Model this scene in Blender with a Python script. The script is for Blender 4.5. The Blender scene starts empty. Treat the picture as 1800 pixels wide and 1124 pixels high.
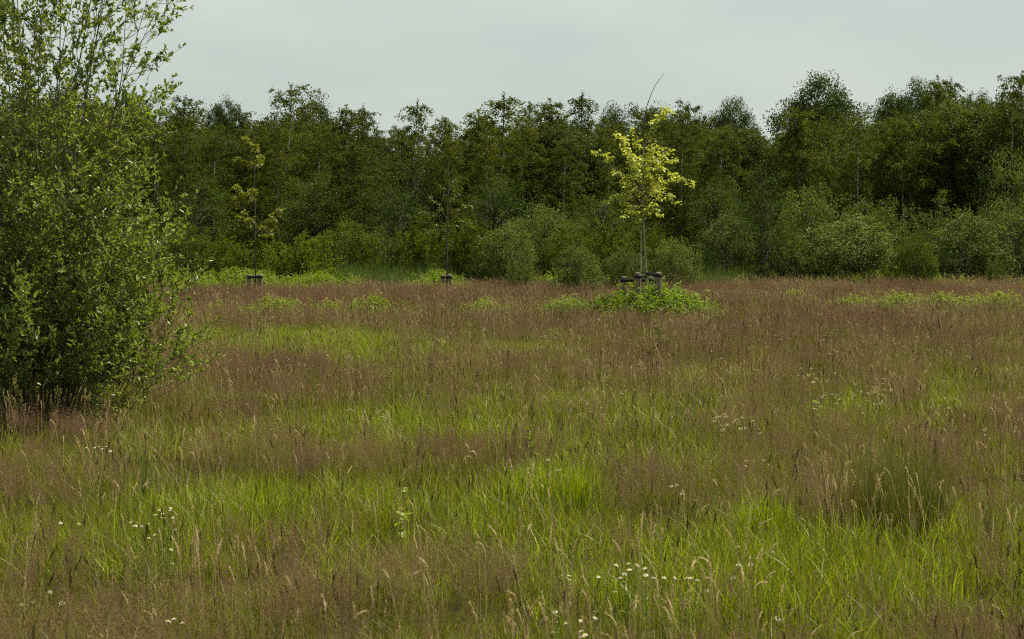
import bpy, math, random
import numpy as np
from mathutils import Vector, Matrix

R = math.radians
sc = bpy.context.scene
C = sc.collection

# ------------------------------------------------------------------ camera
F = 3500.0                     # focal length in photo pixels (1800 wide)
CAMH = 1.7
HORIZON = 393.0
PITCH = math.atan((562 - HORIZON) / F)
cd = bpy.data.cameras.new('camera')
cd.sensor_width = 36.0
cd.lens = 36.0 * F / 1800.0
cd.clip_start = 0.1
cd.clip_end = 2000.0
cd.dof.use_dof = True
cd.dof.focus_distance = 24.0
cd.dof.aperture_fstop = 12.0
cam = bpy.data.objects.new('camera', cd)
C.objects.link(cam)
cam.location = (0, 0, CAMH)
cam.rotation_euler = (R(90) - PITCH, 0, 0)
sc.camera = cam

# ------------------------------------------------------------------ sky, sun, exposure
SUN_EL, SUN_AZ = R(58), R(58)   # azimuth clockwise from +Y (the viewing direction)
w = bpy.data.worlds.new('World')
sc.world = w
w.use_nodes = True
nt = w.node_tree
nt.nodes.clear()
wo = nt.nodes.new('ShaderNodeOutputWorld')
bg = nt.nodes.new('ShaderNodeBackground')
sky = nt.nodes.new('ShaderNodeTexSky')
sky.sky_type = 'NISHITA'
sky.sun_disc = False
sky.sun_elevation = SUN_EL
sky.sun_rotation = SUN_AZ
sky.dust_density = 3.0
tc = nt.nodes.new('ShaderNodeTexCoord')
mp = nt.nodes.new('ShaderNodeMapping')
mp.inputs['Scale'].default_value = (2.2, 2.2, 7.0)
nz = nt.nodes.new('ShaderNodeTexNoise')
nz.inputs['Scale'].default_value = 2.6
nz.inputs['Detail'].default_value = 5.0
cr = nt.nodes.new('ShaderNodeValToRGB')   # thin high cloud veil
cr.color_ramp.elements[0].position = 0.36
cr.color_ramp.elements[0].color = (5.15, 5.85, 5.45, 1)
cr.color_ramp.elements[1].position = 0.68
cr.color_ramp.elements[1].color = (6.1, 6.65, 6.0, 1)
mx = nt.nodes.new('ShaderNodeMix')
mx.data_type = 'RGBA'
mx.inputs[0].default_value = 0.86
nt.links.new(tc.outputs['Generated'], mp.inputs['Vector'])
nt.links.new(mp.outputs['Vector'], nz.inputs['Vector'])
nt.links.new(nz.outputs['Fac'], cr.inputs['Fac'])
nt.links.new(sky.outputs['Color'], mx.inputs[6])
nt.links.new(cr.outputs['Color'], mx.inputs[7])
nt.links.new(mx.outputs[2], bg.inputs['Color'])
bg.inputs['Strength'].default_value = 0.0685
nt.links.new(bg.outputs['Background'], wo.inputs['Surface'])

sl = bpy.data.lights.new('sun', 'SUN')
sl.energy = 5.0
sl.angle = R(0.6)
sl.color = (1.0, 0.91, 0.72)
sun = bpy.data.objects.new('sun', sl)
C.objects.link(sun)
sdir = Vector((math.sin(SUN_AZ) * math.cos(SUN_EL), math.cos(SUN_AZ) * math.cos(SUN_EL), math.sin(SUN_EL)))
sun.rotation_euler = sdir.to_track_quat('Z', 'Y').to_euler()
sun.location = (20, 20, 40)

sc.view_settings.view_transform = 'Standard'
sc.view_settings.look = 'None'
sc.view_settings.exposure = 0.72
sc.view_settings.gamma = 1.0
sc.view_settings.use_curve_mapping = False
sc.render.engine = 'CYCLES'
sc.cycles.use_denoising = False
sc.cycles.adaptive_threshold = 0.025
sc.cycles.filter_width = 1.15
sc.cycles.max_bounces = 4
sc.cycles.diffuse_bounces = 2
sc.cycles.transmission_bounces = 2
sc.cycles.glossy_bounces = 1


# ------------------------------------------------------------------ picture <-> place
def ray(px, py):
    x, y = (px - 900) / F, -(py - 562) / F
    c, s = math.cos(PITCH), math.sin(PITCH)
    return Vector((x, c + y * s, -s + y * c))


def at(px, py, Y):
    """the point at depth Y that the photograph shows at (px, py)"""
    d = ray(px, py)
    return Vector((0, 0, CAMH)) + d * (Y / d.y)


def on(px, py, z=0.0):
    """the point at height z that the photograph shows at (px, py)"""
    d = ray(px, py)
    return Vector((0, 0, CAMH)) + d * ((z - CAMH) / d.z)


# ------------------------------------------------------------------ helpers
def mesh_np(name, v, faces, mats=None, fmat=None, smooth=False):
    """faces: list of int arrays (n,3) / (n,4)"""
    me = bpy.data.meshes.new(name)
    v = np.asarray(v, dtype=np.float32)
    me.vertices.add(len(v))
    me.vertices.foreach_set('co', v.ravel())
    loops = np.concatenate([f.ravel() for f in faces]).astype(np.int32)
    tot = np.concatenate([np.full(len(f), f.shape[1], np.int32) for f in faces])
    start = np.concatenate([[0], np.cumsum(tot)[:-1]]).astype(np.int32)
    me.loops.add(len(loops))
    me.loops.foreach_set('vertex_index', loops)
    me.polygons.add(len(tot))
    me.polygons.foreach_set('loop_start', start)
    me.polygons.foreach_set('loop_total', tot)
    if smooth:
        me.polygons.foreach_set('use_smooth', np.ones(len(tot), bool))
    for m in (mats or []):
        me.materials.append(m)
    if fmat is not None:
        me.polygons.foreach_set('material_index', np.asarray(fmat, np.int32))
    me.update(calc_edges=True)
    return me


class MB:
    """collects geometry, then makes one mesh"""
    def __init__(s):
        s.v, s.t, s.q, s.tm, s.qm, s.n = [], [], [], [], [], 0

    def add(s, v, tris=None, quads=None, m=0):
        v = np.asarray(v, float).reshape(-1, 3)
        s.v.append(v)
        if tris is not None and len(tris):
            a = np.asarray(tris, int) + s.n
            s.t.append(a); s.tm.append(np.full(len(a), m))
        if quads is not None and len(quads):
            a = np.asarray(quads, int) + s.n
            s.q.append(a); s.qm.append(np.full(len(a), m))
        s.n += len(v)

    def tube(s, pts, rad, n=5, m=0, cap=False):
        P = np.asarray([tuple(p) for p in pts], float)
        k = len(P)
        rad = np.broadcast_to(np.asarray(rad, float), (k,))
        T = np.gradient(P, axis=0)
        T /= np.linalg.norm(T, axis=1)[:, None] + 1e-9
        ref = np.array([0.31, 0.17, 0.93]) if abs(T[0, 2]) < .9 else np.array([1., .2, 0])
        A = np.cross(T, ref); A /= np.linalg.norm(A, axis=1)[:, None] + 1e-9
        B = np.cross(T, A)
        th = np.arange(n) * 2 * math.pi / n
        V = P[:, None] + rad[:, None, None] * (np.cos(th)[None, :, None] * A[:, None] + np.sin(th)[None, :, None] * B[:, None])
        i, j = np.meshgrid(np.arange(k - 1), np.arange(n), indexing='ij')
        a = i * n + j; b = i * n + (j + 1) % n
        q = np.stack([a, b, b + n, a + n], -1).reshape(-1, 4)
        v = V.reshape(-1, 3)
        t = None
        if cap:
            v = np.vstack([v, P[-1:]])
            o = (k - 1) * n
            t = [(o + x, o + (x + 1) % n, k * n) for x in range(n)]
        s.add(v, t, q, m)

    def leaves(s, p, d, nrm, L, W, fold=0.25, m=0, six=False):
        """p base points, d unit directions, nrm rough normals"""
        p = np.asarray(p); d = np.asarray(d)
        N = len(p)
        if not N:
            return
        d = d / (np.linalg.norm(d, axis=1)[:, None] + 1e-9)
        side = np.cross(d, nrm)
        side /= np.linalg.norm(side, axis=1)[:, None] + 1e-9
        up = np.cross(side, d)
        L = np.broadcast_to(L, (N,))[:, None]; W = np.broadcast_to(W, (N,))[:, None]
        if not six:
            m0 = p + d * L * .5 + up * W * fold
            V = np.stack([p, m0 + side * W * .5, p + d * L, m0 - side * W * .5], 1).reshape(-1, 3)
            k = np.arange(N)[:, None] * 4
            s.add(V, np.concatenate([k + [0, 1, 2], k + [0, 2, 3]]), None, m)
        else:
            a = p + d * L * .35 + up * W * fold; b = p + d * L * .72 + up * W * fold * .7
            tip = p + d * L - up * L * .08
            V = np.stack([p, a + side * W * .5, b + side * W * .42, tip, b - side * W * .42, a - side * W * .5], 1).reshape(-1, 3)
            k = np.arange(N)[:, None] * 6
            s.add(V, None, np.concatenate([k + [0, 1, 2, 3], k + [0, 3, 4, 5]]), m)

    def mesh(s, name, mats, smooth=False):
        f, fm = [], []
        if s.t: f.append(np.concatenate(s.t)); fm.append(np.concatenate(s.tm))
        if s.q: f.append(np.concatenate(s.q)); fm.append(np.concatenate(s.qm))
        return mesh_np(name, np.concatenate(s.v), f, mats, np.concatenate(fm), smooth)


def obj(name, me, parent=None, loc=None):
    o = bpy.data.objects.new(name, me)
    C.objects.link(o)
    if parent is not None:
        o.parent = parent
    if loc is not None:
        o.location = loc
    return o


def tag(o, label=None, cat=None, group=None, kind=None):
    if label: o['label'] = label
    if cat: o['category'] = cat
    if group: o['group'] = group
    if kind: o['kind'] = kind
    return o


def thing(name, label, cat, loc, group=None, rz=0.0, scale=(1, 1, 1)):
    o = bpy.data.objects.new(name, None)
    o.empty_display_size = .2
    C.objects.link(o)
    o.location = loc
    o.rotation_euler = (0, 0, rz)
    o.scale = scale
    return tag(o, label, cat, group)


def rvec(rng, n):
    v = rng.normal(size=(n, 3))
    return v / np.linalg.norm(v, axis=1)[:, None]


# ------------------------------------------------------------------ materials
def new_mat(name):
    m = bpy.data.materials.new(name)
    m.use_nodes = True
    m.node_tree.nodes.clear()
    return m, m.node_tree.nodes, m.node_tree.links


def leaf_mat(name, dark, light, trans=0.4, tcol=None, rough=0.45, spec=0.35, under=None, hue=0.0, objvar=0.25):
    """thin green stuff: reflects and lets light through; shade differs from leaf to leaf and plant to plant"""
    m, n, l = new_mat(name)
    out = n.new('ShaderNodeOutputMaterial')
    geo = n.new('ShaderNodeNewGeometry')
    oi = n.new('ShaderNodeObjectInfo')
    mixr = n.new('ShaderNodeMix'); mixr.data_type = 'FLOAT'; mixr.inputs[0].default_value = objvar
    l.new(geo.outputs['Random Per Island'], mixr.inputs[2]); l.new(oi.outputs['Random'], mixr.inputs[3])
    mc = n.new('ShaderNodeMix'); mc.data_type = 'RGBA'
    mc.inputs[6].default_value = (*dark, 1); mc.inputs[7].default_value = (*light, 1)
    l.new(mixr.outputs[0], mc.inputs[0])
    col = mc.outputs[2]
    if under:
        mu = n.new('ShaderNodeMix'); mu.data_type = 'RGBA'
        mu.inputs[7].default_value = (*under, 1)
        l.new(geo.outputs['Backfacing'], mu.inputs[0]); l.new(col, mu.inputs[6])
        col = mu.outputs[2]
    p = n.new('ShaderNodeBsdfPrincipled')
    p.inputs['Roughness'].default_value = rough
    p.inputs['Specular IOR Level'].default_value = spec
    l.new(col, p.inputs['Base Color'])
    t = n.new('ShaderNodeBsdfTranslucent')
    tm = n.new('ShaderNodeMix'); tm.data_type = 'RGBA'; tm.blend_type = 'MULTIPLY'; tm.inputs[0].default_value = 1.0
    tm.inputs[7].default_value = (*(tcol or (1.5, 1.5, .6)), 1)
    l.new(mc.outputs[2], tm.inputs[6]); l.new(tm.outputs[2], t.inputs['Color'])
    ms = n.new('ShaderNodeMixShader'); ms.inputs[0].default_value = trans
    l.new(p.outputs[0], ms.inputs[1]); l.new(t.outputs[0], ms.inputs[2]); l.new(ms.outputs[0], out.inputs['Surface'])
    return m


def rough_mat(name, a, b, scale=(8, 8, 8), detail=6, lo=.35, hi=.65, rough=.85, bump=.3, spec=.2):
    m, n, l = new_mat(name)
    out = n.new('ShaderNodeOutputMaterial')
    t = n.new('ShaderNodeTexCoord'); mp = n.new('ShaderNodeMapping'); mp.inputs['Scale'].default_value = scale
    z = n.new('ShaderNodeTexNoise'); z.inputs['Detail'].default_value = detail; z.inputs['Scale'].default_value = 1.0
    z.inputs['Roughness'].default_value = .65
    r = n.new('ShaderNodeValToRGB')
    r.color_ramp.elements[0].position = lo; r.color_ramp.elements[0].color = (*a, 1)
    r.color_ramp.elements[1].position = hi; r.color_ramp.elements[1].color = (*b, 1)
    p = n.new('ShaderNodeBsdfPrincipled'); p.inputs['Roughness'].default_value = rough
    p.inputs['Specular IOR Level'].default_value = spec
    bp = n.new('ShaderNodeBump'); bp.inputs['Strength'].default_value = bump; bp.inputs['Distance'].default_value = .02
    l.new(t.outputs['Object'], mp.inputs['Vector']); l.new(mp.outputs['Vector'], z.inputs['Vector'])
    l.new(z.outputs['Fac'], r.inputs['Fac']); l.new(r.outputs['Color'], p.inputs['Base Color'])
    l.new(z.outputs['Fac'], bp.inputs['Height']); l.new(bp.outputs['Normal'], p.inputs['Normal'])
    l.new(p.outputs[0], out.inputs['Surface'])
    return m


M = {}
M['ground'] = rough_mat('ground_soil', (.022, .018, .008), (.050, .046, .014), (1.5, 1.5, 1.5), 8, .35, .65, 1.0, .5, 0.0)
M['birch'] = leaf_mat('birch_leaf', (.030, .043, .005), (.100, .118, .013), .38, spec=.10, rough=.6, objvar=.5)
M['oak'] = leaf_mat('oak_leaf', (.022, .038, .007), (.068, .092, .015), .28, spec=.12, rough=.6, objvar=.45)
M['alder'] = leaf_mat('alder_leaf', (.020, .040, .004), (.068, .100, .009), .32, spec=.12, rough=.55, objvar=.45)
M['bush'] = leaf_mat('willow_leaf', (.040, .066, .011), (.135, .168, .034), .30, under=(.12, .15, .05), spec=.13, rough=.55, objvar=.55)
M['bushy'] = leaf_mat('hazel_leaf', (.028, .050, .004), (.110, .140, .010), .38, spec=.12, rough=.55, objvar=.55)
M['shrub'] = leaf_mat('goat_willow_leaf', (.064, .100, .011), (.265, .32, .054), .35, under=(.24, .29, .105), spec=.4, rough=.4)
M['golden'] = leaf_mat('golden_leaf', (.24, .29, .026), (.66, .67, .14), .42, tcol=(1.15, 1.15, .5), spec=.4)
M['olive'] = leaf_mat('olive_leaf', (.11, .125, .010), (.23, .24, .02), .45, tcol=(1.3, 1.3, .5))
M['dull'] = leaf_mat('dull_leaf', (.05, .075, .012), (.10, .125, .02), .42)
M['weed'] = leaf_mat('weed_leaf', (.080, .130, .007), (.21, .28, .022), .38, tcol=(1.4, 1.5, .5), spec=.4)
M['weedy'] = leaf_mat('yellowish_weed_leaf', (.12, .165, .008), (.24, .29, .022), .38, tcol=(1.4, 1.5, .5), spec=.4)
M['reed'] = leaf_mat('reed_leaf', (.05, .09, .020), (.11, .16, .04), .35)
M['blade'] = leaf_mat('grass_blade', (.030, .044, .002), (.25, .27, .012), .34, tcol=(1.5, 1.6, .5), spec=.3)
M['bright'] = leaf_mat('bright_grass_blade', (.07, .108, .002), (.36, .425, .015), .36, tcol=(1.4, 1.5, .5), spec=.35)
M['bent'] = leaf_mat('bent_grass_panicle', (.105, .066, .038), (.26, .168, .100), .24, tcol=(1.1, 1.0, .85), rough=.7, spec=.12, objvar=.4)
M['bentred'] = leaf_mat('reddish_bent_panicle', (.100, .056, .036), (.24, .140, .092), .24, tcol=(1.1, 1.0, .85), rough=.7, spec=.12, objvar=.4)
M['benttan'] = leaf_mat('tan_bent_panicle', (.12, .082, .038), (.29, .205, .108), .24, tcol=(1.1, 1.0, .85), rough=.7, spec=.12, objvar=.4)
M['bentstem'] = leaf_mat('bent_grass_stem', (.07, .06, .015), (.20, .15, .05), .25, rough=.6, spec=.2)
M['straw'] = leaf_mat('straw_seed_head', (.38, .27, .12), (.70, .58, .34), .28, tcol=(1.1, 1.0, .8), rough=.7, spec=.2)
M['darkstem'] = leaf_mat('dark_seed_stem', (.025, .016, .008), (.08, .05, .025), .12, rough=.7, spec=.2)
M['rush'] = leaf_mat('rush_stem', (.035, .056, .007), (.135, .145, .018), .2, rough=.5, spec=.3)
M['clover'] = leaf_mat('clover_head', (.50, .48, .30), (.72, .70, .50), .3, tcol=(1, 1, .9), rough=.7, spec=.2)
M['petal'] = leaf_mat('white_petal', (.70, .70, .64), (.82, .82, .76), .35, tcol=(1, 1, 1), rough=.6, spec=.2)
M['yflower'] = leaf_mat('yellow_petal', (.70, .50, .02), (.80, .62, .04), .3, tcol=(1, 1, .6))
M['disc'] = rough_mat('yellow_disc', (.55, .33, .02), (.75, .50, .04), (400, 400, 400), 2, .3, .7, .8, .3)
M['bark'] = rough_mat('brown_bark', (.035, .028, .018), (.10, .085, .06), (6, 6, 2), 6)
M['birchbark2'] = rough_mat('grey_birch_bark', (.03, .026, .02), (.13, .12, .10), (3, 3, 1.6), 6, .36, .56, .8, .2)
M['birchbark'] = rough_mat('birch_bark', (.06, .05, .04), (.42, .40, .34), (3, 3, 1.6), 6, .36, .50, .7, .2)
M['shrubbark'] = rough_mat('shrub_bark', (.05, .045, .025), (.15, .125, .08), (14, 14, 5), 6)
M['sapbark'] = rough_mat('sapling_bark', (.16, .155, .075), (.32, .29, .16), (25, 25, 9), 6)
M['leaderbark'] = rough_mat('dead_twig_bark', (.04, .03, .025), (.08, .06, .05), (25, 25, 9), 4)
M['stake'] = rough_mat('weathered_stake_wood', (.05, .038, .026), (.24, .19, .13), (38, 38, 2.2), 8, .3, .7, .9, .6)
M['stakecut'] = rough_mat('stake_end_grain', (.10, .085, .065), (.26, .23, .18), (30, 30, 30), 6, .3, .7, .9, .4)
M['rubber'] = rough_mat('black_rubber', (.008, .008, .008), (.02, .02, .02), (30, 30, 30), 4, .3, .7, .6, .2)

# ------------------------------------------------------------------ ground
rs = np.random.default_rng(5)
gx = np.concatenate([[-900, -300, -120], np.linspace(-60, 60, 61), [120, 300, 900]])
gy = np.concatenate([[-300, -60], np.linspace(-10, 130, 71), [260, 600, 1500]])
GX, GY = np.meshgrid(gx, gy)
GZ = .03 * np.sin(GX * .9 + 1.3) * np.sin(GY * .7) + .02 * np.sin(GX * 2.3 + GY * 1.7)
GZ[(np.abs(GX) > 61) | (GY > 131) | (GY < -11)] = 0
gv = np.stack([GX, GY, GZ - .03], -1).reshape(-1, 3)
nx, ny = len(gx), len(gy)
i, j = np.meshgrid(np.arange(ny - 1), np.arange(nx - 1), indexing='ij')
a = i * nx + j
gq = np.stack([a, a + 1, a + nx + 1, a + nx], -1).reshape(-1, 4)
g = obj('ground', mesh_np('ground', gv, [gq], [M['ground']], smooth=True))
tag(g, kind='structure')


# ------------------------------------------------------------------ scattered growth (uncountable) by geometry nodes
def scatter(name, sources, pts, rot, scl, idx, label, cat):
    """one object of stuff: the source tufts set out on the given points"""
    col = bpy.data.collections.new(name + '_sources')
    for k, me in enumerate(sources):
        o = bpy.data.objects.new('%s_tuft_%02d' % (name, k), me)
        col.objects.link(o)
    me = bpy.data.meshes.new(name)
    n = len(pts)
    me.vertices.add(n)
    me.vertices.foreach_set('co', np.asarray(pts, np.float32).ravel())
    for an, ty, dat, key in (('rot', 'FLOAT_VECTOR', rot, 'vector'), ('scl', 'FLOAT_VECTOR', scl, 'vector'), ('idx', 'INT', idx, 'value')):
        at_ = me.attributes.new(an, ty, 'POINT')
        at_.data.foreach_set(key, np.asarray(dat, np.int32 if ty == 'INT' else np.float32).ravel())
    o = obj(name, me)
    ng = bpy.data.node_groups.new(name + '_scatter', 'GeometryNodeTree')
    ng.interface.new_socket('Geometry', in_out='INPUT', socket_type='NodeSocketGeometry')
    ng.interface.new_socket('Geometry', in_out='OUTPUT', socket_type='NodeSocketGeometry')
    N, L = ng.nodes, ng.links
    gi, go = N.new('NodeGroupInput'), N.new('NodeGroupOutput')
    ci = N.new('GeometryNodeCollectionInfo')
    ci.inputs['Collection'].default_value = col
    ci.inputs['Separate Children'].default_value = True
    ci.inputs['Reset Children'].default_value = True
    ip = N.new('GeometryNodeInstanceOnPoints')
    ip.inputs['Pick Instance'].default_value = True
    def named(nm, ty):
        q = N.new('GeometryNodeInputNamedAttribute'); q.data_type = ty; q.inputs['Name'].default_value = nm
        return q.outputs['Attribute']
    er = N.new('FunctionNodeEulerToRotation')
    L.new(named('rot', 'FLOAT_VECTOR'), er.inputs[0])
    L.new(er.outputs[0], ip.inputs['Rotation'])
    L.new(named('scl', 'FLOAT_VECTOR'), ip.inputs['Scale'])
    L.new(named('idx', 'INT'), ip.inputs['Instance Index'])
    L.new(gi.outputs[0], ip.inputs['Points'])
    L.new(ci.outputs[0], ip.inputs['Instance'])
    L.new(ip.outputs[0], go.inputs[0])
    md = o.modifiers.new('scatter', 'NODES')
    md.node_group = ng
    tag(o, label, cat, kind='stuff')
    return o


# ---- where the meadow is green and where it is brown (ellipses on the ground: px, py, half widths in px, strength)
def vnoise(x, y, seed):
    """smooth value noise, vectorised"""
    def h(i, j):
        n = (i * 374761393 + j * 668265263 + seed * 982451653) & 0x7fffffff
        n = ((n ^ (n >> 13)) * 1274126177) & 0x7fffffff
        return (n & 0xffff) / 65535.0
    xi, yi = np.floor(x).astype(np.int64), np.floor(y).astype(np.int64)
    fx, fy = x - xi, y - yi
    fx = fx * fx * (3 - 2 * fx); fy = fy * fy * (3 - 2 * fy)
    return (h(xi, yi) * (1 - fx) + h(xi + 1, yi) * fx) * (1 - fy) + (h(xi, yi + 1) * (1 - fx) + h(xi + 1, yi + 1) * fx) * fy


# px, py of the patch's centre in the photograph at grass height, its half widths in px, + green / - brown
PATCH = [
    # green
    (430, 572, 110, 12, 1.0), (590, 572, 140, 16, 1.5), (760, 592, 220, 22, .9), (940, 575, 120, 14, .7), (700, 625, 180, 15, .5),
    (1785, 572, 40, 12, .8), (1330, 590, 60, 10, .4), (1500, 600, 160, 12, .4), (1700, 640, 140, 22, .6), (1250, 625, 120, 14, .6),
    (1060, 660, 230, 20, .8), (1400, 690, 200, 22, .7), (1650, 720, 180, 30, .5), (750, 690, 200, 20, .4), (420, 715, 160, 28, .9),
    (260, 715, 100, 30, .7), (560, 725, 140, 25, .5), (900, 720, 260, 26, .5), (120, 770, 140, 20, .3),
    (330, 830, 190, 50, 1.05), (560, 815, 140, 30, 1.1), (720, 850, 120, 50, .7), (975, 850, 100, 62, 1.9), (820, 830, 80, 30, .7),
    (1345, 880, 80, 50, 1.4), (120, 890, 140, 45, .8), (1200, 900, 80, 35, .4), (1560, 920, 160, 60, .8), (1730, 860, 100, 60, .6),
    (1000, 940, 160, 40, .5), (620, 920, 100, 30, .6), (900, 1060, 160, 60, .5), (1180, 1060, 110, 60, .7), (1450, 1000, 180, 50, .5),
    (300, 1040, 120, 50, .4), (1600, 1030, 120, 40, .4), (60, 1080, 60, 60, .4), (750, 1020, 100, 40, .4), (1370, 930, 90, 40, .6),
    # brown
    (1000, 500, 900, 14, -1.3), (350, 515, 300, 14, -.9), (620, 548, 330, 8, -.9), (1450, 560, 420, 22, -1.4), (1050, 560, 250, 10, -1.0),
    (420, 625, 190, 28, -1.4), (900, 630, 260, 14, -.8), (1000, 615, 200, 14, -.9), (1180, 600, 140, 14, -.8), (1500, 625, 140, 12, -.4),
    (640, 660, 160, 14, -.5), (760, 770, 180, 18, -1.1), (450, 765, 160, 16, -.6), (80, 800, 110, 35, -1.2), (1250, 790, 190, 32, -1.4),
    (1430, 830, 70, 30, -.8), (1690, 800, 110, 30, -.5), (450, 900, 110, 28, -.9), (680, 890, 60, 24, -.5), (850, 960, 170, 40, -1.0),
    (1120, 830, 60, 40, -.7), (180, 980, 200, 45, -1.2), (620, 990, 160, 40, -.7), (540, 1070, 260, 50, -1.1), (1080, 900, 60, 30, -.6),
    (1500, 1080, 220, 45, -1.0), (1300, 990, 120, 30, -.6), (780, 1100, 150, 30, -.6), (150, 1100, 120, 30, -.8), (1700, 1000, 130, 40, -.6),
]
CANOPY = .30


def greenness(X, Y):
    """-1 brown .. +1 green over the meadow (arrays of ground positions)"""
    # where the canopy over this spot lies: all in ground metres, stretched with distance like the patches were
    g_ = (vnoise(X * .9, Y * .45, 3) - .5) * 1.0 + (vnoise(X * 2.2, Y * 1.0, 9) - .5) * 1.3 + (vnoise(X * 4.5, Y * 2.4, 21) - .5) * 1.0 + (vnoise(X * 8.5, Y * 5, 33) - .5) * .8
    for px, py, hw, hh, s in PATCH:
        c = on(px, py, CANOPY); r_ = on(px + hw, py, CANOPY).x - c.x
        y0, y1 = on(px, py + hh, CANOPY).y, on(px, py - hh, CANOPY).y
        ry = (y1 - y0) / 2; cy = (y0 + y1) / 2
        q = ((X - c.x) / r_) ** 2 + ((Y - cy) / ry) ** 2
        g_ = g_ + s * np.exp(-q * 1.1)
    return g_


def sow(density, ymin, ymax, seed, margin=1.6):
    """random points over the part of the meadow the photograph can see, and a step to either side"""
    rng = np.random.default_rng(seed)
    hw = lambda y: .262 * y + margin
    n = int(density * 2 * hw(ymax) * (ymax - ymin))
    X = rng.uniform(-hw(ymax), hw(ymax), n); Y = rng.uniform(ymin, ymax, n)
    k = np.abs(X) < hw(Y)
    return X[k], Y[k], rng


# ---- the tufts
def blade(mb, rng, base, h, lean, wd, m=0, seg=3, bend=1.0):
    az = rng.uniform(0, 2 * math.pi)
    d = np.array([math.cos(az), math.sin(az), 0]); s = np.array([-d[1], d[0], 0])
    s = s * math.cos(.6) + np.array([0, 0, 1]) * 0
    tw = rng.uniform(-1, 1)
    s = np.array([s[0] * math.cos(tw) + d[0] * math.sin(tw), s[1] * math.cos(tw) + d[1] * math.sin(tw), 0])
    V = []
    for k in range(seg + 1):
        t = k / seg
        c = np.array(base) + d * (lean * h * (t * .4 + bend * .6 * t * t)) + np.array([0, 0, h * (t - .18 * bend * lean * t * t)])
        ww = wd * (1 - t ** 1.6) * .5 + 1e-4
        V += [c - s * ww, c + s * ww]
    q = [(2 * k, 2 * k + 1, 2 * k + 3, 2 * k + 2) for k in range(seg)]
    mb.add(V, None, q, m)


def blade_tuft(seed, n, rad, hmin, hmax, wd, mats, lean=.5, mfrac=0.0, clumpy=False):
    rng = np.random.default_rng(seed); mb = MB()
    cl = [(rng.uniform(-rad, rad), rng.uniform(-rad, rad), rng.uniform(.75, 1.1)) for _ in range(7)]
    for k in range(n):
        a_ = rng.uniform(0, 6.28); r_ = rad * math.sqrt(rng.uniform())
        x_, y_ = r_ * math.cos(a_), r_ * math.sin(a_)
        hs = min(cl, key=lambda c: (c[0] - x_) ** 2 + (c[1] - y_) ** 2)[2] if clumpy else 1.0
        blade(mb, rng, (x_, y_, 0), rng.uniform(hmin, hmax) * hs, rng.uniform(.05, lean), wd * rng.uniform(.6, 1.2), 1 if rng.uniform() < mfrac else 0)
    return mb.mesh('grass_tuft', mats)


def bent_tuft(seed, mat='bent', far=False, n=7, rad=.13, hmin=.25, hmax=.37, big=1.0):
    """airy brown panicles on thin stems"""
    rng = np.random.default_rng(seed); mb = MB()
    ctr = [(rng.uniform(-rad, rad) * .8, rng.uniform(-rad, rad) * .8, rng.uniform(.82, 1.1)) for _ in range(max(1, n // 5))]
    for k in range(n):
        c_ = ctr[k % len(ctr)]
        h = rng.uniform(hmin, hmax) * c_[2]; az = rng.uniform(0, 6.28); ln = rng.uniform(.02, .22)
        base = np.array([c_[0] + rng.normal() * .045, c_[1] + rng.normal() * .045, 0.05])
        top = base + np.array([math.cos(az) * ln * h, math.sin(az) * ln * h, h - .05])
        s = np.array([math.cos(az + 1.5), math.sin(az + 1.5), 0]) * .0006
        mb.add([base - s, base + s, top], [(0, 1, 2)], None, 1)
        ax = (top - base) / np.linalg.norm(top - base)
        pl = rng.uniform(.085, .135) * big
        P, D, LL, WW, NN = [], [], [], [], []
        for lv in range(6):
            t = lv / 5.0
            o = top - ax * pl * (1 - t)
            for b_ in range(2 if far else (5 if lv < 3 else 4)):
                aa = rng.uniform(0, 6.28); bl = pl * (.34 - .24 * t) * rng.uniform(.6, 1.25)
                d = np.array([math.cos(aa), math.sin(aa), rng.uniform(.4, 1.3)]); d /= np.linalg.norm(d)
                e = o + d * bl
                s2 = np.cross(d, [0.2, .3, .9]); s2 = s2 / np.linalg.norm(s2) * .00035
                mb.add([o - s2, o + s2, e], [(0, 1, 2)], None, 0)
                ns = 4 if far else 6
                ts = rng.uniform(.35, 1.05, ns)
                P.append(o + d * bl * ts[:, None] + rng.normal(size=(ns, 3)) * bl * .13)
                D.append(d + rng.normal(size=(ns, 3)) * .5); NN.append(rvec(rng, ns))
                LL.append(rng.uniform(.0028, .0046, ns) * (2.0 if far else 1)); WW.append(rng.uniform(.0011, .0019, ns) * (1.7 if far else 1))
        P = np.concatenate(P); D = np.concatenate(D); D /= np.linalg.norm(D, axis=1)[:, None]
        NN = np.concatenate(NN); LL = np.concatenate(LL)[:, None]; WW = np.concatenate(WW)[:, None]
        sd = np.cross(D, NN); sd /= np.linalg.norm(sd, axis=1)[:, None] + 1e-9
        V = np.stack([P - sd * WW * .6, P + sd * WW * .6, P + D * LL], 1).reshape(-1, 3)
        k3 = np.arange(len(P))[:, None] * 3
        mb.add(V, k3 + [0, 1, 2], None, 0)
    return mb.mesh('bent_grass_tuft', [M[mat], M['bentstem']])


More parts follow.
